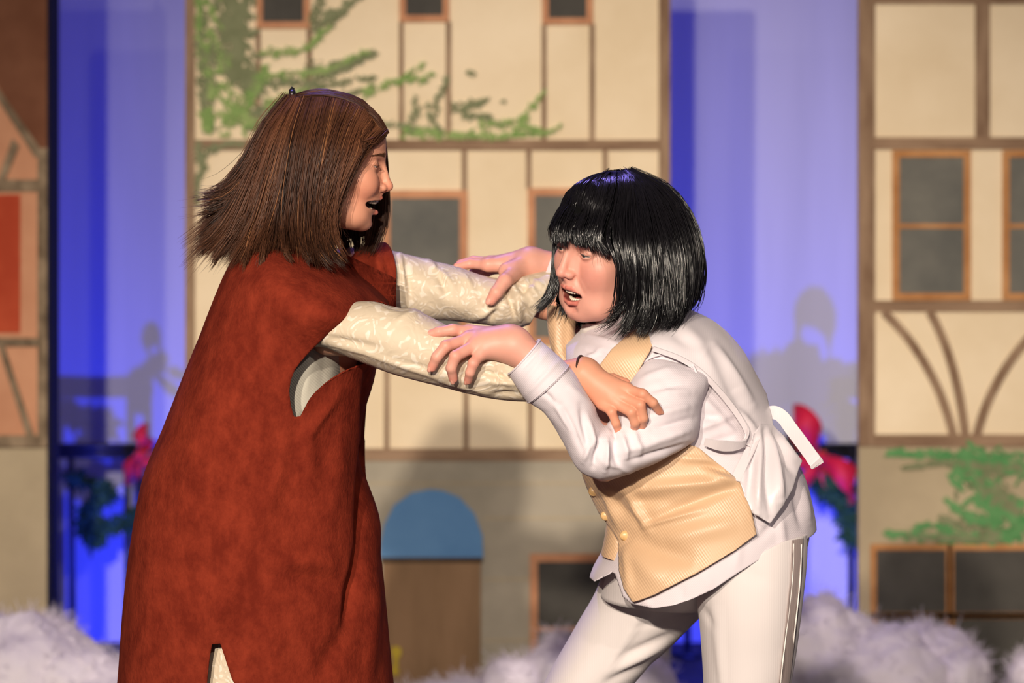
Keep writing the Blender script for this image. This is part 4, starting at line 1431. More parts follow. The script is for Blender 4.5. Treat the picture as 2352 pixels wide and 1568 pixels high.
# ---- brocade shirt: near sleeve, far sleeve, collar, body lining
stN = [(700, 735, 705, 800, -.135, .05), (745, 715, 742, 796, -.165, .056), (800, 696, 790, 815, -.178, .060), (850, 692, 842, 836, -.185, .061), (905, 702, 900, 858, -.190, .061),
       (955, 712, 958, 874, -.193, .060), (1005, 736, 1015, 888, -.195, .058), (1055, 762, 1068, 902, -.197, .057), (1105, 788, 1118, 913, -.198, .055), (1155, 808, 1172, 920, -.200, .053), (1196, 822, 1224, 922, -.202, .050)]
G = sil_loft(stN, 90, 150, 0.95)
V = G.reshape(-1, 3); F = orient_out(V, grid_faces(150, 90))
V = folds(V, F, [(745, 772, 880, 800, 7, -.004), (742, 786, 960, 838, 6, .004), (840, 806, 1000, 852, 5, -.005), (850, 815, 1060, 880, 8, .005), (960, 714, 905, 742, 9, .006), (940, 712, 880, 700, 6, -.004),
                 (1000, 850, 1080, 878, 8, .005), (1110, 820, 1180, 846, 9, .008), (1100, 850, 1170, 870, 8, -.008), (1120, 875, 1200, 880, 8, .008), (1130, 905, 1200, 905, 6, -.006), (1000, 870, 1130, 905, 6, .004),
                 (1170, 830, 1205, 900, 7, .006), (1140, 815, 1160, 900, 8, -.005), (1060, 850, 1090, 900, 8, -.004)])
V, F = thicken(V, F, 0.002)
shA = mk('brocade_shirt', V, F, M['brocade'], pa)
stF = [(840, 578, 850, 690, .135, .05), (880, 572, 872, 692, .155, .055), (925, 582, 905, 716, .165, .056), (985, 596, 965, 734, .17, .056), (1048, 612, 1030, 736, .17, .056), (1108, 632, 1090, 742, .17, .055),
       (1165, 640, 1140, 750, .172, .055), (1222, 626, 1184, 751, .175, .056), (1272, 618, 1216, 748, .178, .058)]
G = sil_loft(stF, 80, 130, 0.95)
V = G.reshape(-1, 3); F = orient_out(V, grid_faces(130, 80))
V = folds(V, F, [(918, 584, 932, 690, 6, .007), (932, 600, 945, 690, 6, -.004), (985, 600, 1040, 655, 8, .007), (1000, 600, 1030, 690, 8, -.006), (1060, 625, 1110, 690, 8, .006), (1075, 640, 1130, 720, 9, -.007),
                 (1090, 730, 1160, 700, 9, .008), (1120, 738, 1150, 700, 8, -.010), (1165, 650, 1215, 700, 8, .009), (1180, 690, 1230, 640, 7, -.008), (1160, 660, 1190, 740, 8, -.010), (1200, 640, 1245, 690, 8, .008),
                 (1205, 700, 1215, 745, 8, -.007), (1185, 690, 1195, 745, 7, .008), (900, 600, 890, 680, 8, -.003), (960, 640, 1080, 720, 18, .006), (1220, 640, 1250, 660, 7, .006)])
V, F = thicken(V, F, 0.002)
mk('far_sleeve', V, F, M['brocade'], shA)
G = sil_loft([(604, 540, 740, 600, .0, .068), (612, 514, 730, 575, .0, .058), (620, 494, 726, 556, .0, .055), (626, 488, 724, 550, .0, .056)], 56, 20, 1.0)
V, F = thicken(G.reshape(-1, 3), orient_out(G.reshape(-1, 3), grid_faces(20, 56)), 0.002)
mk('collar', V, F, M['cotton_plain'], shA)
G = sil_loft([(560, 1010, 780, 1010, .0, .15), (600, 900, 790, 900, .0, .155), (615, 800, 795, 790, .0, .15), (600, 700, 800, 700, .0, .14), (620, 620, 760, 640, .0, .09)], 60, 40, 0.9)
V = G.reshape(-1, 3); F = orient_out(V, grid_faces(40, 60))
V = folds(V, F, [(690, 920, 720, 800, 10, .006), (740, 900, 750, 800, 10, -.004)])
V, F = thicken(V, F, 0.002)
mk('shirt_lining', V, F, M['meshknit'], shA)
G = sil_loft([(400, 2080, 780, 2080, 0, .225), (390, 1700, 780, 1700, 0, .225), (390, 1500, 780, 1500, .0, .222), (440, 1300, 760, 1300, .0, .19), (520, 1180, 740, 1180, .0, .14)], 70, 50, .9)
V = G.reshape(-1, 3); F = orient_out(V, grid_faces(50, 70))
V = folds(V, F, [(500, 1480, 505, 1700, 9, .006), (520, 1500, 530, 1700, 9, -.006)])
V, F = thicken(V, F, 0.002)
mk('underskirt', V, F, M['brocade'], pa)
for sx, yy in ((590, -.1), (640, .1)):
    x_ = P(sx, 1800, yy)[0] - .03
    foot(x_, yy, 1, 'shoe', pa)
# wrist hair tie
c_ = P(1336, 852, -.239); ax_ = P(1338, 857, -.238) - P(1190, 866, -.203); ax_ /= np.linalg.norm(ax_)
a_ = np.cross(ax_, (0, 1, 0)); a_ /= np.linalg.norm(a_); b_ = np.cross(ax_, a_)
th_ = np.linspace(0, 2 * math.pi, 41)
ringp = c_ + .0238 * (np.cos(th_)[:, None] * a_ + np.sin(th_)[:, None] * b_)
V, F = tube(ringp, .0022, 8, cap=False); mk('hair_tie', V, F, M['band'], pa)

# ---- hair
near = [[(672, 226, -.015), (622, 290, -.050), (575, 400, -.075), (520, 510, -.080), (462, 566, -.07)],
        [(676, 228, -.025), (632, 300, -.070), (590, 420, -.095), (545, 530, -.10), (488, 604, -.095)],
        [(684, 230, -.035), (648, 310, -.085), (615, 430, -.105), (585, 530, -.115), (545, 600, -.14)],
        [(700, 233, -.040), (670, 320, -.094), (645, 440, -.110), (630, 520, -.120), (612, 585, -.155)],
        [(730, 230, -.036), (705, 320, -.098), (685, 440, -.114), (680, 530, -.130), (690, 592, -.165)],
        [(770, 236, -.036), (745, 325, -.098), (725, 440, -.112), (722, 530, -.135), (735, 600, -.17)],
        [(812, 250, -.034), (776, 330, -.094), (744, 440, -.108), (732, 530, -.132), (752, 604, -.168)],
        [(848, 270, -.030), (808, 338, -.086), (772, 430, -.102), (752, 520, -.120), (786, 600, -.155)],
        [(876, 290, -.024), (846, 318, -.066), (806, 382, -.090), (776, 458, -.098), (764, 545, -.118)]]
back = [[(672, 226, -.02), (618, 290, -.045), (572, 385, -.060), (520, 445, -.055), (452, 462, -.04)],
        [(668, 227, -.005), (610, 296, -.02), (566, 390, -.030), (512, 470, -.030), (452, 500, -.03)],
        [(668, 227, .010), (610, 300, .010), (566, 400, .010), (515, 500, .0), (455, 560, .0)],
        [(670, 228, .025), (615, 310, .035), (572, 420, .04), (525, 530, .035), (476, 604, .02)],
        [(674, 228, .035), (625, 320, .06), (590, 440, .07), (550, 540, .07), (500, 605, .06)],
        [(680, 228, .045), (650, 330, .085), (620, 450, .095), (590, 540, .10), (560, 600, .10)]]
far = [[(690, 230, .045), (670, 330, .092), (650, 450, .105), (640, 540, .11), (630, 600, .12)],
       [(740, 232, .048), (725, 330, .098), (715, 450, .11), (710, 540, .12), (710, 605, .14)],
       [(800, 246, .045), (790, 330, .095), (785, 450, .108), (790, 540, .12), (800, 605, .13)],
       [(850, 272, .040), (850, 340, .088), (850, 440, .10), (850, 530, .105), (838, 605, .11)],
       [(880, 300, .030), (884, 350, .070), (886, 430, .085), (880, 520, .09), (845, 608, .095)]]
top = [[(884, 312, -.030), (862, 276, -.034), (815, 244, -.036), (760, 228, -.034), (700, 228, -.024), (672, 234, -.012)],
       [(889, 308, -.018), (862, 262, -.018), (810, 228, -.018), (750, 213, -.016), (700, 217, -.012), (672, 228, -.004)],
       [(890, 306, .000), (862, 260, .002), (808, 224, .004), (745, 209, .004), (700, 215, .004), (672, 226, .004)],
       [(888, 306, .025), (860, 262, .028), (806, 228, .03), (745, 213, .03), (700, 218, .024), (674, 228, .014)],
       [(882, 312, .045), (852, 272, .05), (800, 244, .052), (745, 230, .052), (700, 230, .042), (678, 232, .03)]]
fringe = [[(884, 306, -.026), (868, 320, -.050), (836, 352, -.078), (800, 420, -.099), (772, 500, -.108)],
          [(888, 308, -.018), (878, 320, -.036), (850, 342, -.066), (812, 400, -.092), (784, 480, -.102)]]
# scalp cap under the strands
def capf(p):
    q = p.copy(); q[..., 1] = np.abs(q[..., 1])
    d = sd_ell(q, (0.3, 0, 2.7), (10.1, 7.7, 7.9))
    d = smin(d, sd_ell(q, (-3.2, 0, -2.5), (6.6, 7.2, 7.0)), 2)
    cut = sd_ell(q, (11.5, 0, -3.5), (8.2, 8.3, 11.0))
    d = smax(d, -cut, .4)
    return smax(d, (-q[..., 2] - 8.0), .6)




def lock_guides(path, w):
    path = np.array(path, float)
    d = np.gradient(path[:, :2], axis=0); d /= np.linalg.norm(d, axis=1)[:, None]
    nrm = np.stack([-d[:, 1], d[:, 0]], -1) * (w * np.linspace(1, .06, len(path)) ** .8)[:, None]
    a = path.copy(); a[:, :2] += nrm; b = path.copy(); b[:, :2] -= nrm
    return [[tuple(q) for q in a], [tuple(q) for q in path], [tuple(q) for q in b]]


wisps = [([(600, 340, -.03), (565, 400, -.04), (525, 440, -.045), (490, 456, -.045), (452, 458, -.04)], 16), ([(585, 380, -.05), (555, 430, -.06), (520, 465, -.06), (485, 482, -.06), (452, 492, -.055)], 14),
         ([(570, 420, -.06), (540, 465, -.07), (505, 500, -.07), (478, 525, -.07), (448, 556, -.065)], 14), ([(560, 450, -.07), (530, 500, -.08), (500, 540, -.08), (475, 570, -.08), (452, 590, -.075)], 13),
         ([(570, 470, -.09), (540, 520, -.095), (515, 560, -.095), (498, 590, -.095), (486, 614, -.09)], 14), ([(600, 480, -.11), (585, 530, -.12), (574, 565, -.135), (566, 592, -.15), (560, 618, -.16)], 10),
         ([(620, 500, -.115), (612, 540, -.13), (606, 570, -.15), (603, 594, -.165), (598, 618, -.17)], 9), ([(650, 500, -.115), (650, 540, -.13), (655, 570, -.155), (664, 590, -.165), (676, 606, -.17)], 8),
         ([(720, 500, -.12), (722, 545, -.14), (735, 580, -.165), (752, 606, -.175), (775, 622, -.175)], 11), ([(750, 500, -.115), (752, 545, -.135), (766, 580, -.15), (786, 602, -.16), (806, 618, -.16)], 10),
         ([(690, 500, -.115), (690, 545, -.14), (697, 580, -.165), (706, 602, -.172), (712, 620, -.175)], 9), ([(640, 300, -.07), (600, 400, -.10), (570, 480, -.105), (555, 540, -.11), (545, 600, -.14)], 7)]
Sh, Rh, Ly = [], [], []
for wi, (pth_, w_) in enumerate(wisps):
    s_, r_, l_ = hair_sheet(lock_guides(pth_, w_), 110, m=13, thick=.008, tipspread=.003, len_j=.45, r0=.0007, seed=60 + wi, clump=4)
    Sh.append(push_out(s_, HA, capf, .35, .30 * (l_ + 1))); Rh.append(r_); Ly.append(l_)
for (g, n, kw) in ((near, 4700, dict(thick=.014, tipspread=.009, len_j=.17, seed=1, clump=60)), (back, 2900, dict(thick=.022, tipspread=.014, len_j=.22, seed=2, clump=30)),
                   (far, 1300, dict(thick=.012, tipspread=.008, len_j=.10, seed=3)), (top, 1200, dict(thick=.006, tipspread=.001, len_j=.03, seed=4, wave=.0012)),
                   (fringe, 26, dict(thick=.006, tipspread=.003, len_j=.1, seed=5)), (near, 160, dict(thick=.03, tipspread=.015, len_j=.3, seed=6, r0=.0005, wave=.008)), (back, 160, dict(thick=.04, tipspread=.02, len_j=.2, seed=7, r0=.0005, wave=.01))):
    s_, r_, l_ = hair_sheet(g, n, m=13, r0=kw.pop('r0', .00078), **kw)
    s_ = push_out(s_, HA, capf, .35, .30 * (l_ + 1))
    Sh.append(s_); Rh.append(r_); Ly.append(l_)
S = np.vstack(Sh); R_ = np.vstack(Rh)
V, F = strands(S, R_)
n_, m_ = S.shape[:2]
rc = np.clip(.5 + 1.5 * hash_noise(S[:, m_ // 2] * np.array([1, .2, .3]), 6, 2, 40) + rng.normal(0, .17, n_), 0, 1)
c0 = np.array(lin(42, 25, 18)[:3]); c1 = np.array(lin(98, 61, 41)[:3]); c2 = np.array(lin(140, 94, 60)[:3])
cs_ = c0 + (c1 - c0) * rc[:, None]; hi_ = rng.uniform(0, 1, n_) > .965; cs_[hi_] = c2
tip_ = np.linspace(0, 1, m_)[None, :, None]
cc = cs_[:, None] * (1 - .15 * tip_)
cc = np.repeat(cc[:, :, None], 3, 2).reshape(-1, 3)
hairA = mk('hair', V, F, M['hair_brown'], pa, col=cc); hairA['kind'] = 'stuff'
V, F = surface_nets(capf, (-12, -9.5, -9.5), (12, 9.5, 13), .35)
bk = [(HA.W(V), F)]
for g, pu, tm in ((near, (0, .012, 0), .74), (back, (.006, 0, -.002), .66), (far, (0, -.010, 0), .78)):
    bk.append(sheet_backing(g, pu, tmax=tm))
V, F = join_parts(bk)
o_ = mk('hair_underlayer', V, F, M['hair_matte'], hairA, col=cl(V, lin(44, 26, 18)))
# claw clip on the crown
cp_ = P(672, 226, -.004)
parts = []
for dx, dz, s_ in ((0, .006, 1.0), (.004, -.006, 1.1)):
    S_, F_ = uv_sphere(16, 12)
    parts.append((np.sign(S_) * np.abs(S_) ** .7 * np.array([.0055, .017, .009]) * s_ + cp_ + np.array([dx, 0, dz]), F_))
for k in range(5):
    parts.append(tube([cp_ + np.array([-.002, -.016 + .008 * k, .004]), cp_ + np.array([-.008, -.016 + .008 * k, -.004]), cp_ + np.array([-.004, -.016 + .008 * k, -.016])], [.0022, .002, .001], 6))
    parts.append(tube([cp_ + np.array([.002, -.016 + .008 * k, .004]), cp_ + np.array([.010, -.016 + .008 * k, -.002]), cp_ + np.array([.010, -.016 + .008 * k, -.014])], [.0022, .002, .001], 6))
parts.append(tube([cp_ + np.array([-.003, 0, .004]), cp_ + np.array([-.002, 0, .013]), cp_ + np.array([.001, 0, .018])], [.004, .0045, .003], 8))
V, F = join_parts(parts); mk('hair_clip', V, F, M['clip'], pa)


# ================================================================== person in white with the black bobbed wig
B_base = P(1600, 1400, 0.0)
pb = empty('person', (B_base[0], 0.0, 0.0))
tag(pb, 'person in black bobbed wig and gold vest bending forward in white shirt and trousers', 'person')
SKB = lin(216, 158, 140); BLB = lin(212, 124, 112); TIPB = lin(228, 130, 112)
psi = math.radians(37)
RB = rot_frame((-math.cos(psi), -math.sin(psi), -0.16), (0, 0, 1), -0.17)
HB = Head(RB, 0.97, (1279, 630), -0.105, jaw=1.5, wide=0.05, corner_up=-7.15, lids=(-0.32, 0.14), smile=0.0,
          skin=SKB[:3], blush=BLB[:3], neck_to=P(1460, 800, 0.03), neck_r=0.056, fat=1.07, lipu=-5.9, lipl=-8.75, full=0.36)
hv, hf, hc = HB.mesh()
# left hand over the brocade forearm
knB = [(1080, 763, -.222), (1076, 778, -.244), (1094, 791, -.258), (1106, 809, -.264)]
fgB_px = [[knB[0], (1040, 757, -.236), (1008, 762, -.240), (984, 769, -.238)],
          [knB[1], (1024, 795, -.272), (1003, 820, -.274), (992, 844, -.266)],
          [knB[2], (1046, 818, -.284), (1036, 845, -.282), (1041, 870, -.270)],
          [knB[3], (1087, 834, -.282), (1080, 855, -.280), (1075, 874, -.268)]]
rB = [[.0098, .0092, .0082, .0070], [.0100, .0094, .0084, .0072], [.0100, .0094, .0082, .0070], [.0090, .0084, .0074, .0064]]
fgB = [[(P(*q), r) for q, r in zip(f, r_)] for f, r_ in zip(fgB_px, rB)]
palmB = [(P(1168, 785, -.245), P(*q), .023, .0118) for q in knB] + [(P(1175, 795, -.25), P(1120, 790, -.25), .024, .019)]
fgB.append([(P(1150, 790, -.225), .0125), (P(1120, 800, -.200), .011), (P(1095, 815, -.190), .0095)])
wrB = (P(1258, 860, -.262), P(1190, 798, -.252), .0255, .0245)
hdv, hdf, hdc = hand_sdf_mesh(palmB, fgB, wrB, SKB[:3], TIPB[:3])
# right hand round the far sleeve
kfR = [(1122, 608, .185), (1128, 603, .205), (1136, 606, .225), (1146, 612, .240)]
tfR = [(1050, 612, .195), (1056, 606, .225), (1070, 640, .245), (1088, 650, .250)]
fgR = [[(P(*a), .0095), (P((a[0] + b[0]) / 2 - 4, (a[1] + b[1]) / 2 - 5, (a[2] + b[2]) / 2 + .012), .0090), (P(*b), .0070)] for a, b in zip(kfR, tfR)]
fgR.append([(P(1192, 618, .165), .0140), (P(1160, 645, .118), .0125), (P(1140, 672, .104), .0110), (P(1128, 690, .104), .0090)])
palmR = [(P(1212, 605, .195), P(*q), .020, .0115) for q in kfR] + [(P(1215, 612, .18), P(1165, 622, .155), .020, .0150)]
rhv, rhf, rhc = hand_sdf_mesh(palmR, fgR, (P(1290, 612, .19), P(1225, 603, .19), .0235, .0225), SKB[:3], TIPB[:3])
sn, sf = P(1545, 905, -.125), P(1450, 740, .15)
caps = [(P(1645, 1210, 0), P(1570, 1080, 0), .115, .115), (P(1570, 1080, 0), P(1490, 870, 0), .12, .125), (P(1490, 870, 0), P(1460, 800, .02), .10, .06),
        (P(1500, 850, -.06), sn, .06, .042), (P(1480, 830, .06), sf, .07, .055), (sn, P(1388, 1050, -.238), .040, .030), (P(1388, 1050, -.238), P(1258, 860, -.262), .030, .0245),
        (sf, P(1370, 680, .18), .045, .036), (P(1370, 680, .18), P(1290, 612, .19), .034, .025),
        (P(1715, 1270, -.09), P(1712, 1830, -.1), .07, .05), (P(1515, 1300, .09), P(1232, 1800, .12), .062, .045)]
for sx, sy, yy in ((1712, 1830, -.1), (1232, 1800, .12)):
    k_ = P(sx, sy, yy); caps.append((k_, np.array([k_[0] + .0, yy, .09]), .056, .036))
cv, cf_ = coarse_body(caps)
V, F, C = body_join([(hv, hf, hc), (hdv, hdf, hdc), (rhv, rhf, rhc), (cv, cf_, cl(cv, SKB))])
bodyB = mk('body', V, F, M['skin'], pb, col=C)
HB.eyes(bodyB, (84, 92, 92), gaze=(-0.12, -0.22))
HB.lashes_brows(bodyB, (60, 44, 36), 2)
HB.teeth(bodyB, drop=1.2)
nl = []
for f in fgB[:4]: nail(f[-1][0], f[-2][0], f[-1][1], (-0.4, -1, 0.5), nl)
nail(fgR[4][-1][0], fgR[4][-2][0], fgR[4][-1][1], (-0.5, -1, 0.3), nl)
for V, F in nl: mk('fingernail', V, F, M['skin'], bodyB, col=cl(V, lin(224, 160, 142)))
S_, F_ = uv_sphere(12, 8)

# ---- trousers
stL = [(1540, 1180, 1850, 1160, -.075, .10), (1575, 1290, 1854, 1270, -.09, .105), (1602, 1400, 1842, 1390, -.1, .100), (1612, 1500, 1828, 1500, -.1, .095), (1617, 1600, 1812, 1600, -.1, .09),
       (1625, 1800, 1790, 1800, -.1, .075), (1640, 2100, 1780, 2100, -.1, .062), (1640, 2440, 1785, 2440, -.1, .066)]
stR = [(1405, 1210, 1650, 1270, .07, .10), (1376, 1340, 1640, 1370, .085, .108), (1322, 1440, 1575, 1447, .1, .104), (1250, 1568, 1455, 1568, .11, .096), (1180, 1720, 1360, 1720, .12, .08),
       (1150, 1900, 1300, 1900, .12, .07), (1180, 2420, 1320, 2420, .12, .066)]


HEM_UP = [(1200, 1000), (1200, 1290), (1360, 1300), (1415, 1290), (1440, 1370), (1500, 1385), (1545, 1378), (1590, 1364), (1640, 1341), (1700, 1301), (1760, 1263), (1800, 1243), (1850, 1229), (1900, 1220), (1900, 1000)]


def leg(name, st, fl, parent):
    G = sil_loft(st, 80, 130, 0.92)
    V = G.reshape(-1, 3); F = orient_out(V, grid_faces(130, 80))
    V = folds(V, F, fl)
    V, F = trim(V, F, HEM_UP, False, V[:, 1] < 0.0)
    V, F = thicken(V, F, .002)
    return mk(name, V, F, M['trouser'], parent)


tro = leg('trousers', stL, [(1640, 1380, 1655, 1560, 9, .004), (1610, 1390, 1640, 1440, 8, -.004), (1700, 1300, 1760, 1340, 14, -.003), (1655, 1400, 1660, 1700, 5, .003)], pb)
leg('trouser_leg', stR, [(1480, 1400, 1380, 1560, 10, .006), (1560, 1450, 1420, 1510, 10, -.006), (1530, 1480, 1400, 1545, 9, .006), (1500, 1520, 1390, 1568, 9, -.006), (1400, 1390, 1560, 1400, 9, .004), (1460, 1440, 1600, 1410, 8, -.004)], tro)
G = sil_loft([(1380, 1370, 1640, 1390, .02, .12), (1400, 1290, 1845, 1270, .0, .17), (1430, 1180, 1830, 1120, .0, .165), (1420, 1090, 1760, 1010, .0, .15)], 60, 30, .95)
V, F = thicken(G.reshape(-1, 3), orient_out(G.reshape(-1, 3), grid_faces(30, 60)), .002)
mk('trouser_seat', V, F, M['trouser'], tro)
G = sil_loft(stL, 160, 130, 0.92, off=.0022)
V = G.reshape(-1, 3); F = orient_out(V, grid_faces(130, 160))
Vs, Fs = trim(V, F, [(1820, 1240), (1846, 1236), (1842, 1330), (1827, 1470), (1814, 1568), (1798, 1760), (1776, 1760), (1790, 1568), (1801, 1470), (1816, 1330)], True, None)
keepf = Vs[Fs].mean(1)[:, 1] < -.1
u_ = np.unique(Fs[keepf]); mp_ = np.full(len(Vs), -1); mp_[u_] = np.arange(len(u_))
Vs, Fs = thicken(Vs[u_], mp_[Fs[keepf]], .001)
mk('side_stripe', Vs, Fs, M['stripe'], tro)


def surf_y(V, px_, py_):
    a, b = proj(V)
    d = np.hypot(a - px_, b - py_) + 3000 * (V[:, 1] > 0.0)
    return V[np.argmin(d), 1]


for pl in ([(1823, 1248), (1820, 1330), (1804, 1470), (1793, 1568), (1778, 1760)], [(1841, 1250), (1837, 1340), (1823, 1470), (1811, 1568), (1797, 1760)]):
    pth = resample(np.array([P(a, b, surf_y(V, a, b) - .001) for a, b in pl]), 40)
    v_, f_ = tube(pth, .0012, 6); mk('stripe_piping', v_, f_, M['piping'], tro)
for sx, sy, yy in ((1712, 1830, -.1), (1232, 1800, .12)):
    foot(P(sx, sy, yy)[0], yy, -1, 'shoe', pb)

# ---- shirt body
stS = [(1352, 1440, 1868, 1340, .0, .212), (1354, 1330, 1874, 1236, .0, .210), (1384, 1262, 1870, 1180, .0, .204), (1394, 1195, 1842, 1080, .0, .190), (1350, 1105, 1778, 985, .0, .176), (1320, 1000, 1730, 895, .0, .172),
       (1296, 900, 1688, 815, .0, .172), (1290, 815, 1625, 748, .0, .158), (1318, 775, 1548, 712, .01, .112), (1345, 748, 1474, 692, .015, .072)]
NVs, NUs = 190, 200
Gs = sil_loft(stS, NUs, NVs, 0.95)
V = Gs.reshape(-1, 3); F = orient_out(V, grid_faces(NVs, NUs))
V = folds(V, F, [(1600, 900, 1690, 1000, 9, .006), (1590, 950, 1700, 970, 10, -.006), (1590, 990, 1690, 950, 9, .007), (1595, 880, 1660, 900, 8, -.005), (1620, 1020, 1690, 1000, 8, -.005), (1640, 1030, 1720, 1050, 10, .006),
                 (1840, 1110, 1860, 1200, 8, .006), (1820, 1100, 1840, 1210, 7, -.006), (1790, 1180, 1800, 1260, 9, .005), (1740, 1240, 1800, 1180, 9, -.004), (1700, 1230, 1690, 1310, 8, .003), (1480, 1370, 1490, 1395, 6, .003), (1560, 1340, 1570, 1385, 6, -.003), (1620, 1310, 1630, 1355, 6, .003),
                 (1340, 770, 1420, 790, 7, .005), (1340, 800, 1400, 820, 7, -.004), (1340, 830, 1380, 800, 6, .004)])
hem = [(1300, 600), (1300, 1250), (1352, 1300), (1353, 1325), (1364, 1334), (1380, 1326), (1410, 1310), (1430, 1370), (1450, 1386), (1500, 1397), (1545, 1390), (1590, 1375), (1640, 1352), (1700, 1312), (1760, 1275), (1800, 1254), (1850, 1240), (1868, 1228), (1890, 1200), (1890, 600)]
V2_, F2_ = trim(V, F, hem, True, None)
V2_, F2_ = thicken(V2_, F2_, .002)
shB = mk('white_shirt', V2_, F2_, M['cotton'], pb)

# ---- near sleeve and cuff
stU = [(1530, 806, 1600, 832, -.07, .035), (1490, 815, 1632, 862, -.125, .070), (1468, 842, 1612, 930, -.160, .072), (1442, 890, 1596, 1008, -.188, .070), (1420, 935, 1540, 1046, -.208, .067), (1402, 966, 1462, 1080, -.226, .064), (1388, 975, 1388, 1102, -.240, .062),
       (1374, 958, 1330, 1078, -.250, .061), (1356, 920, 1292, 1012, -.257, .059), (1332, 872, 1252, 950, -.262, .057), (1304, 838, 1216, 924, -.265, .054)]
G = sil_loft(stU, 110, 190, 0.95)
V = G.reshape(-1, 3); F = orient_out(V, grid_faces(190, 110))
sl = [(1380, 1000, 1362, 1070, 7, -.010), (1395, 1010, 1390, 1080, 7, .009), (1410, 1000, 1420, 1075, 8, -.009), (1430, 1000, 1440, 1060, 7, .008), (1350, 960, 1372, 1050, 7, .006), (1335, 930, 1352, 1030, 8, -.006), (1420, 1040, 1560, 1000, 8, .006),
      (1440, 1060, 1580, 1020, 7, -.006), (1480, 960, 1590, 930, 9, .006), (1500, 985, 1595, 960, 8, -.007), (1490, 1010, 1590, 985, 8, .006), (1300, 880, 1400, 970, 9, .004), (1290, 930, 1340, 1040, 7, -.004), (1270, 920, 1320, 1000, 6, .004),
      (1470, 870, 1560, 840, 8, .004), (1480, 900, 1570, 880, 8, -.004), (1330, 860, 1390, 940, 8, -.004), (1240, 890, 1280, 930, 6, -.004), (1520, 900, 1590, 900, 10, .004), (1385, 1060, 1450, 1085, 6, .004), (1360, 1010, 1340, 1060, 6, .005), (1455, 985, 1470, 1050, 7, .006), (1400, 970, 1420, 1010, 6, -.006)]
V = folds(V, F, sl)
V += vnormals(V, F) * (.0022 * hash_noise(V, 7, 3, 28))[:, None]
V, F = thicken(V, F, .002)
mk('near_sleeve', V, F, M['cotton'], shB)
stK = [(1308, 842, 1214, 926, -.265, .057), (1296, 830, 1205, 915, -.265, .057), (1272, 808, 1188, 890, -.262, .054), (1248, 787, 1172, 866, -.258, .050), (1238, 778, 1166, 857, -.256, .048)]
G = sil_loft(stK, 80, 40, 0.95)
V = G.reshape(-1, 3); F = orient_out(V, grid_faces(40, 80))
V = folds(V, F, [(1245, 795, 1195, 850, 5, -.003), (1285, 828, 1210, 905, 6, .003), (1260, 805, 1200, 880, 6, .002)])
V, F = thicken(V, F, .003)
cuf = mk('cuff', V, F, M['cotton'], shB)
for t_ in (0.06, 0.93):
    Gk = sil_loft(stK, 80, 3, 0.95, off=.0012, t01=(t_, t_ + .01))
    v_, f_ = tube(np.vstack([Gk[1], Gk[1][:1]]), .0007, 5, cap=False); mk('seam', v_, f_, M['cotton'], cuf)
# shoulder seam ridge
sm_ = [(1476, 832), (1500, 818), (1540, 812), (1580, 828), (1600, 858), (1602, 900), (1596, 960), (1588, 1015)]
Vn = sil_loft(stU, 110, 190, 0.95).reshape(-1, 3)
pth = resample(np.array([P(a, b, min(surf_y(Vn, a, b), surf_y(Gs.reshape(-1, 3), a, b)) - .0015) for a, b in sm_]), 60)
v_, f_ = tube(relax_path(pth) if 'relax_path' in globals() else pth, .0022, 6); mk('shoulder_seam', v_, f_, M['cotton'], shB)
# far sleeve and cuff
stG = [(1276, 560, 1246, 642, .19, .038), (1286, 566, 1258, 650, .19, .040), (1335, 600, 1310, 700, .18, .048), (1400, 640, 1370, 760, .16, .058), (1490, 690, 1440, 800, .10, .065)]
G = sil_loft(stG, 50, 50, 0.95); V = G.reshape(-1, 3); F = orient_out(V, grid_faces(50, 50))
V, F = thicken(V, F, .003); mk('far_sleeve', V, F, M['cotton'], shB)
# stand collar
stO = [(1306, 818, 1490, 770, .0, .092), (1320, 785, 1476, 738, .0, .080), (1331, 760, 1466, 712, .005, .073), (1338, 746, 1462, 700, .008, .071)]
G = sil_loft(stO, 90, 40, 1.0); V = G.reshape(-1, 3); F = orient_out(V, grid_faces(40, 90))
V = folds(V, F, [(1335, 770, 1420, 782, 5, .004), (1335, 785, 1430, 792, 5, -.004), (1330, 800, 1425, 800, 5, .004), (1345, 758, 1420, 768, 4, -.003)])
V += vnormals(V, F) * (.006 * hash_noise(V * np.array([1, 1, 2.2]), 8, 3, 45))[:, None]
V, F = thicken(V, F, .003); mk('stand_collar', V, F, M['cotton_plain'], shB)

# ---- vest
NVs, NUs = 260, 260
Gv = sil_loft(stS, NUs, NVs, 0.95, off=.015)
V = Gv.reshape(-1, 3); F = orient_out(V, grid_faces(NVs, NUs))
V0 = V.copy()
vf = [(1490, 1203, 1618, 1161, 3.5, .0022), (1492, 1213, 1620, 1171, 3.5, -.002), (1618, 1160, 1621, 1172, 3, -.0015), (1345, 1110, 1500, 1130, 22, .006), (1480, 1120, 1700, 1105, 14, .010), (1430, 1150, 1560, 1150, 16, -.006), (1400, 1150, 1480, 1210, 12, -.005), (1440, 1130, 1490, 1220, 10, .010), (1500, 1190, 1700, 1110, 14, -.008), (1480, 1210, 1620, 1170, 7, .006),
      (1430, 1250, 1520, 1340, 26, .008), (1450, 1240, 1600, 1290, 22, -.007), (1520, 1240, 1700, 1200, 22, .006), (1440, 1260, 1445, 1360, 10, .006), (1620, 1080, 1690, 1110, 9, .008), (1600, 1060, 1690, 1090, 8, -.006), (1560, 1050, 1640, 1060, 8, .005), (1400, 1120, 1440, 1200, 12, -.004),
      (1380, 1110, 1420, 1210, 7, .006)]
V = folds(V, F, vf)
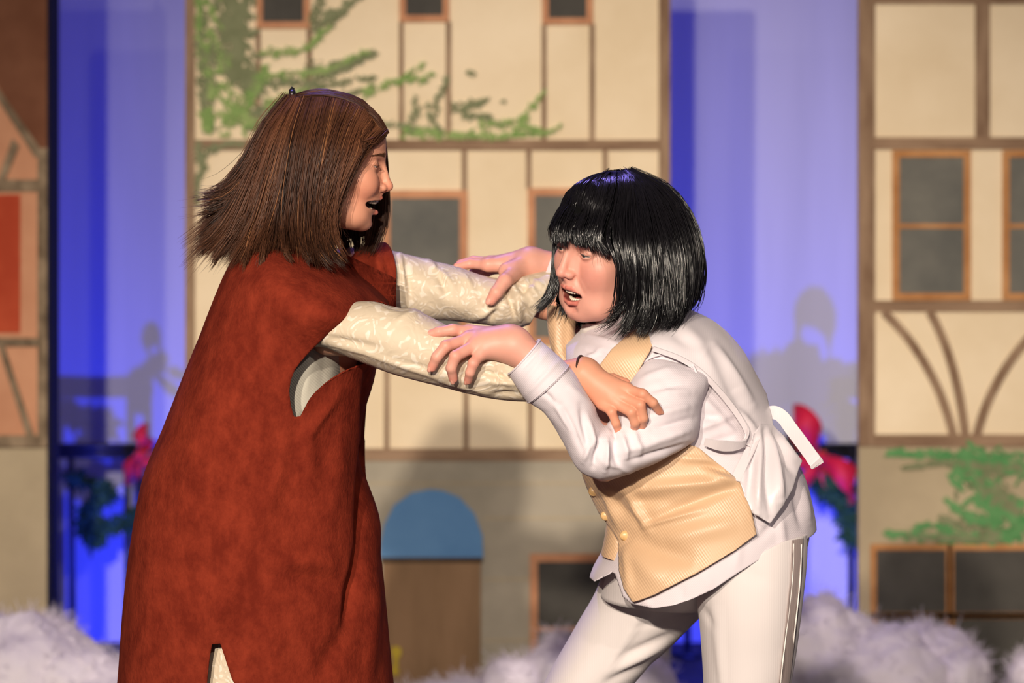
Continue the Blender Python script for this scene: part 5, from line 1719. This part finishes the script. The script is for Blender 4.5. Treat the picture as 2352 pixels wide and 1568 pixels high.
vest_poly = [(1482, 742), (1442, 768), (1404, 802), (1368, 850), (1336, 920), (1322, 1010), (1338, 1095), (1352, 1132), (1376, 1180), (1400, 1210), (1419, 1240), (1421, 1310), (1432, 1352), (1452, 1383), (1500, 1366), (1600, 1315), (1690, 1262),
             (1738, 1226), (1722, 1152), (1701, 1105), (1650, 1065), (1605, 1028), (1520, 1000), (1460, 940), (1440, 895), (1460, 862), (1494, 802), (1506, 760)]
Vv, Fv_ = trim(V, F, vest_poly, True, None)
kf = Vv[Fv_].mean(1)[:, 1] < 0.0
u_ = np.unique(Fv_[kf]); mp_ = np.full(len(Vv), -1); mp_[u_] = np.arange(len(u_))
Vv, Fv_ = thicken(Vv[u_], mp_[Fv_[kf]], .003)
vest = mk('vest', Vv, Fv_, M['vest'], pb)
# far front panel of the vest
stP = [(1256, 700, 1330, 715, .06, .022), (1257, 745, 1322, 752, .05, .024), (1266, 800, 1320, 810, .04, .024), (1290, 860, 1334, 870, .03, .022), (1310, 960, 1350, 960, .02, .02)]
G = sil_loft(stP, 30, 40, 1.0); V = G.reshape(-1, 3); F = orient_out(V, grid_faces(40, 30))
V = folds(V, F, [(1275, 720, 1280, 830, 5, .003), (1300, 720, 1302, 840, 5, -.003)])
mk('vest_far_front', V, F, M['vest'], vest)
stP = [(1394, 1190, 1450, 1190, -.05, .045), (1388, 1235, 1450, 1235, -.05, .05), (1380, 1272, 1450, 1285, -.05, .05)]
G = sil_loft(stP, 30, 20, 1.0); V = G.reshape(-1, 3); F = orient_out(V, grid_faces(20, 30)); mk('vest_far_front', V, F, M['vest'], vest)
for (bx, by) in ((1364, 1128), (1392, 1184), (1436, 1230)):
    y_ = surf_y(Vv, bx, by)
    S_, F_ = uv_sphere(24, 14)
    ok = S_ * np.array([.0092, .0050, .0082])
    bt = mk('button', P(bx, by, y_ - .004) + ok, F_, M['button'], vest)
# ---- satin vest back
Gb = sil_loft(stS, NUs, NVs, 0.95, off=.017)
V = Gb.reshape(-1, 3); F = orient_out(V, grid_faces(NVs, NUs))
V = folds(V, F, [(1560, 740, 1690, 900, 18, .008), (1620, 800, 1720, 960, 12, -.006), (1640, 790, 1730, 930, 10, .008), (1540, 760, 1620, 810, 14, -.005), (1700, 940, 1740, 1000, 8, .006)])
back_poly = [(1484, 745), (1520, 690), (1600, 690), (1700, 790), (1760, 900), (1778, 985), (1752, 1000), (1735, 1030), (1708, 1016), (1716, 985), (1690, 945), (1650, 895), (1605, 850), (1560, 822), (1500, 800)]
Vb, Fb = trim(V, F, back_poly, True, None)
Vb, Fb = thicken(Vb, Fb, .002)
vb = mk('satin_vest_back', Vb, Fb, M['satin'], vest)
Gb = sil_loft(stS, NUs, NVs, 0.95, off=.020)
V = Gb.reshape(-1, 3); F = orient_out(V, grid_faces(NVs, NUs))
px, py = proj(V)
V[:, 1] -= .02 * np.exp(-(((px - 1770) / 60) ** 2 + ((py - 1130) / 70) ** 2)) * (V[:, 1] < 0)
V = folds(V, F, [(1745, 985, 1740, 1180, 8, .012), (1735, 1010, 1715, 1150, 7, -.010), (1755, 990, 1770, 1190, 8, -.010), (1765, 990, 1795, 1150, 9, .014), (1775, 990, 1825, 1090, 8, -.010), (1790, 1000, 1840, 1060, 8, .010)])
fp_ = [(1700, 1104), (1718, 1060), (1730, 1000), (1748, 972), (1775, 975), (1800, 1000), (1843, 1058), (1832, 1085), (1822, 1122), (1800, 1160), (1770, 1201), (1728, 1178), (1712, 1140)]
Vb, Fb = trim(V, F, fp_, True, None)
kf = Vb[Fb].mean(1)[:, 1] < 0.02
u_ = np.unique(Fb[kf]); mp_ = np.full(len(Vb), -1); mp_[u_] = np.arange(len(u_))
Vb, Fb = thicken(Vb[u_], mp_[Fb[kf]], .002)
mk('satin_vest_skirt', Vb, Fb, M['satin'], vest)
# rolled armhole edge and waist strap with hanging end
arm_e = [(1500, 800, 0), (1560, 822, 0), (1605, 850, 0), (1650, 895, 0), (1690, 945, 0), (1715, 988, -.004), (1712, 1014, -.010), (1690, 1024, -.012), (1650, 1022, -.010), (1618, 1014, -.004)]
Vt = sil_loft(stS, NUs, NVs, 0.95, off=.016).reshape(-1, 3)
pth = resample(np.array([P(a, b, surf_y(Vt, a, b) - .003 + c) for a, b, c in arm_e]), 60)
v_, f_ = ribbon(pth, np.interp(np.linspace(0, 1, 60), [0, .5, .7, .85, 1], [.008, .010, .014, .020, .012]), .0025, (0.3, -.5, 1)); mk('armhole_facing', v_, f_, M['satin'], vb, smooth=False)
stp = [(1748, 985, -.05), (1756, 958, -.055), (1776, 947, -.06), (1797, 957, -.065), (1818, 985, -.07), (1848, 1025, -.075), (1878, 1067, -.08)]
v_, f_ = ribbon(resample(np.array([P(*q) for q in stp]), 40), .022, .0025, (0.8, -.2, .59)); mk('waist_strap', v_, f_, M['satin'], vest, smooth=False)
v_, f_ = ribbon(resample(np.array([P(*q) for q in [(1866, 1050, -.0785), (1878, 1067, -.081), (1872, 1062, -.083)]]), 8), .0225, .0035, (0.8, -.2, .59)); mk('strap_hem', v_, f_, M['satin'], vest, smooth=False)
stq = [(1690, 1104), (1705, 1070), (1722, 1035), (1738, 1000)]
v_, f_ = ribbon(resample(np.array([P(a, b, surf_y(Vt, a, b) - .002) for a, b in stq]), 20), .018, .002, (1, -.3, .3)); mk('side_strap', v_, f_, M['satin'], vest, smooth=False)

# ---- black bobbed wig
bang = [[(1395, 404, .0), (1335, 430, -.010), (1290, 478, -.020), (1268, 522, -.040), (1271, 552, -.050)],
        [(1400, 404, -.02), (1345, 436, -.055), (1303, 488, -.090), (1284, 532, -.108), (1289, 558, -.115)],
        [(1405, 405, -.03), (1366, 446, -.085), (1336, 503, -.122), (1325, 540, -.134), (1331, 565, -.136)],
        [(1410, 406, -.035), (1390, 455, -.098), (1372, 510, -.136), (1364, 545, -.144), (1375, 572, -.146)],
        [(1415, 406, -.035), (1408, 458, -.102), (1388, 515, -.142), (1378, 553, -.150), (1402, 586, -.152)]]
side = [[(1416, 406, -.035), (1420, 460, -.104), (1413, 528, -.148), (1431, 592, -.160), (1436, 660, -.158), (1432, 720, -.152), (1392, 748, -.148)],
        [(1421, 405, -.035), (1432, 460, -.106), (1428, 530, -.152), (1438, 600, -.164), (1450, 670, -.162), (1448, 725, -.158), (1420, 760, -.155)],
        [(1426, 404, -.035), (1450, 460, -.104), (1458, 535, -.152), (1466, 610, -.164), (1470, 680, -.162), (1460, 730, -.160), (1440, 764, -.160)],
        [(1431, 403, -.03), (1472, 460, -.098), (1490, 540, -.144), (1498, 615, -.156), (1500, 690, -.158), (1488, 735, -.160), (1462, 764, -.162)],
        [(1436, 402, -.025), (1495, 460, -.084), (1522, 540, -.126), (1532, 620, -.140), (1532, 695, -.146), (1520, 735, -.150), (1496, 764, -.155)],
        [(1442, 401, -.015), (1520, 452, -.058), (1556, 530, -.090), (1568, 610, -.105), (1562, 680, -.115), (1545, 720, -.125), (1512, 752, -.14)],
        [(1444, 400, -.005), (1535, 443, -.022), (1582, 520, -.040), (1596, 600, -.050), (1588, 660, -.062), (1572, 700, -.072), (1540, 728, -.090)],
        [(1440, 400, .01), (1530, 440, .025), (1580, 518, .030), (1594, 600, .03), (1584, 665, .025), (1570, 700, .015), (1545, 722, .0)],
        [(1430, 401, .02), (1500, 448, .075), (1535, 535, .10), (1545, 620, .11), (1535, 690, .11), (1520, 720, .10), (1500, 735, .09)],
        [(1415, 402, .02), (1435, 450, .095), (1440, 545, .13), (1440, 640, .135), (1430, 700, .13), (1420, 730, .12), (1405, 745, .11)],
        [(1405, 403, .02), (1375, 450, .075), (1355, 545, .095), (1345, 640, .095), (1335, 700, .09), (1325, 730, .085), (1312, 745, .08)],
        [(1400, 404, .01), (1340, 440, .04), (1305, 520, .045), (1298, 610, .04), (1292, 670, .035), (1282, 705, .03), (1270, 728, .03)]]
lock = [[(1398, 404, .01), (1335, 432, .015), (1288, 490, .008), (1274, 570, -.020), (1272, 640, -.025), (1256, 686, -.028), (1224, 716, -.03)],
        [(1396, 404, .02), (1330, 436, .03), (1284, 500, .022), (1280, 580, -.010), (1280, 645, -.018), (1268, 684, -.020), (1236, 714, -.025)]]
strandy = [[(1416, 406, -.036), (1412, 470, -.112), (1394, 540, -.150), (1408, 585, -.160), (1428, 618, -.160), (1436, 640, -.158)],
           [(1416, 406, -.036), (1414, 470, -.112), (1398, 545, -.152), (1414, 592, -.162), (1436, 660, -.162), (1426, 715, -.156), (1378, 746, -.150)]]
def capw(p):
    q = p.copy(); q[..., 1] = np.abs(q[..., 1])
    d = sd_ell(q, (0.3, 0, 2.7), (10.1, 7.7, 7.9))
    d = smin(d, sd_ell(q, (-3.4, 0, -2.5), (6.8, 7.6, 6.6)), 2)
    d = smax(d, -sd_ell(q, (11.5, 0, -5.0), (8.6, 8.6, 10.0)), .4)
    return smax(d, (-q[..., 2] - 7.0), .6)


Sh, Rh = [], []
for (g, n, kw) in ((bang, 1500, dict(thick=.010, tipspread=.0035, len_j=.06, seed=21, clump=30, r0=.0010)), (side, 5200, dict(thick=.020, tipspread=.010, len_j=.17, seed=22, clump=64, r0=.0009, wave=.003)),
                   (lock, 170, dict(thick=.008, tipspread=.003, len_j=.05, seed=23)), (strandy, 70, dict(thick=.004, tipspread=.003, len_j=.1, seed=24)),
                   (side, 170, dict(thick=.030, tipspread=.012, len_j=.2, seed=25, r0=.0005, wave=.007)), (bang, 50, dict(thick=.020, tipspread=.01, len_j=.1, seed=26, r0=.0005, wave=.004))):
    s_, r_, l_ = hair_sheet(g, n, m=14, wave=kw.pop('wave', .0018), **kw)
    s_ = push_out(s_, HB, capw, .5, .4 * (l_ + 1))
    Sh.append(s_); Rh.append(r_)
S = np.vstack(Sh); R_ = np.vstack(Rh)
V, F = strands(S, R_)
cc = np.repeat(np.array([[.0045, .004, .005]]) * rng.uniform(.6, 1.6, (len(S), 1)), S.shape[1] * 3, 0)
wig = mk('wig', V, F, M['hair_black'], pb, col=cc); wig['kind'] = 'stuff'


V, F = surface_nets(capw, (-12, -9.5, -9.5), (12, 9.5, 13), .35)
bk = [(HB.W(V), F), sheet_backing(bang, (.002, .008, 0), tmax=.90), sheet_backing(side[:7], (-.005, .014, 0), tmax=.76), sheet_backing(side[6:], (-.008, -.006, 0), tmax=.76)]
V, F = join_parts(bk)
mk('wig_cap', V, F, M['hair_matte'], wig, col=np.full((len(V), 3), .004))
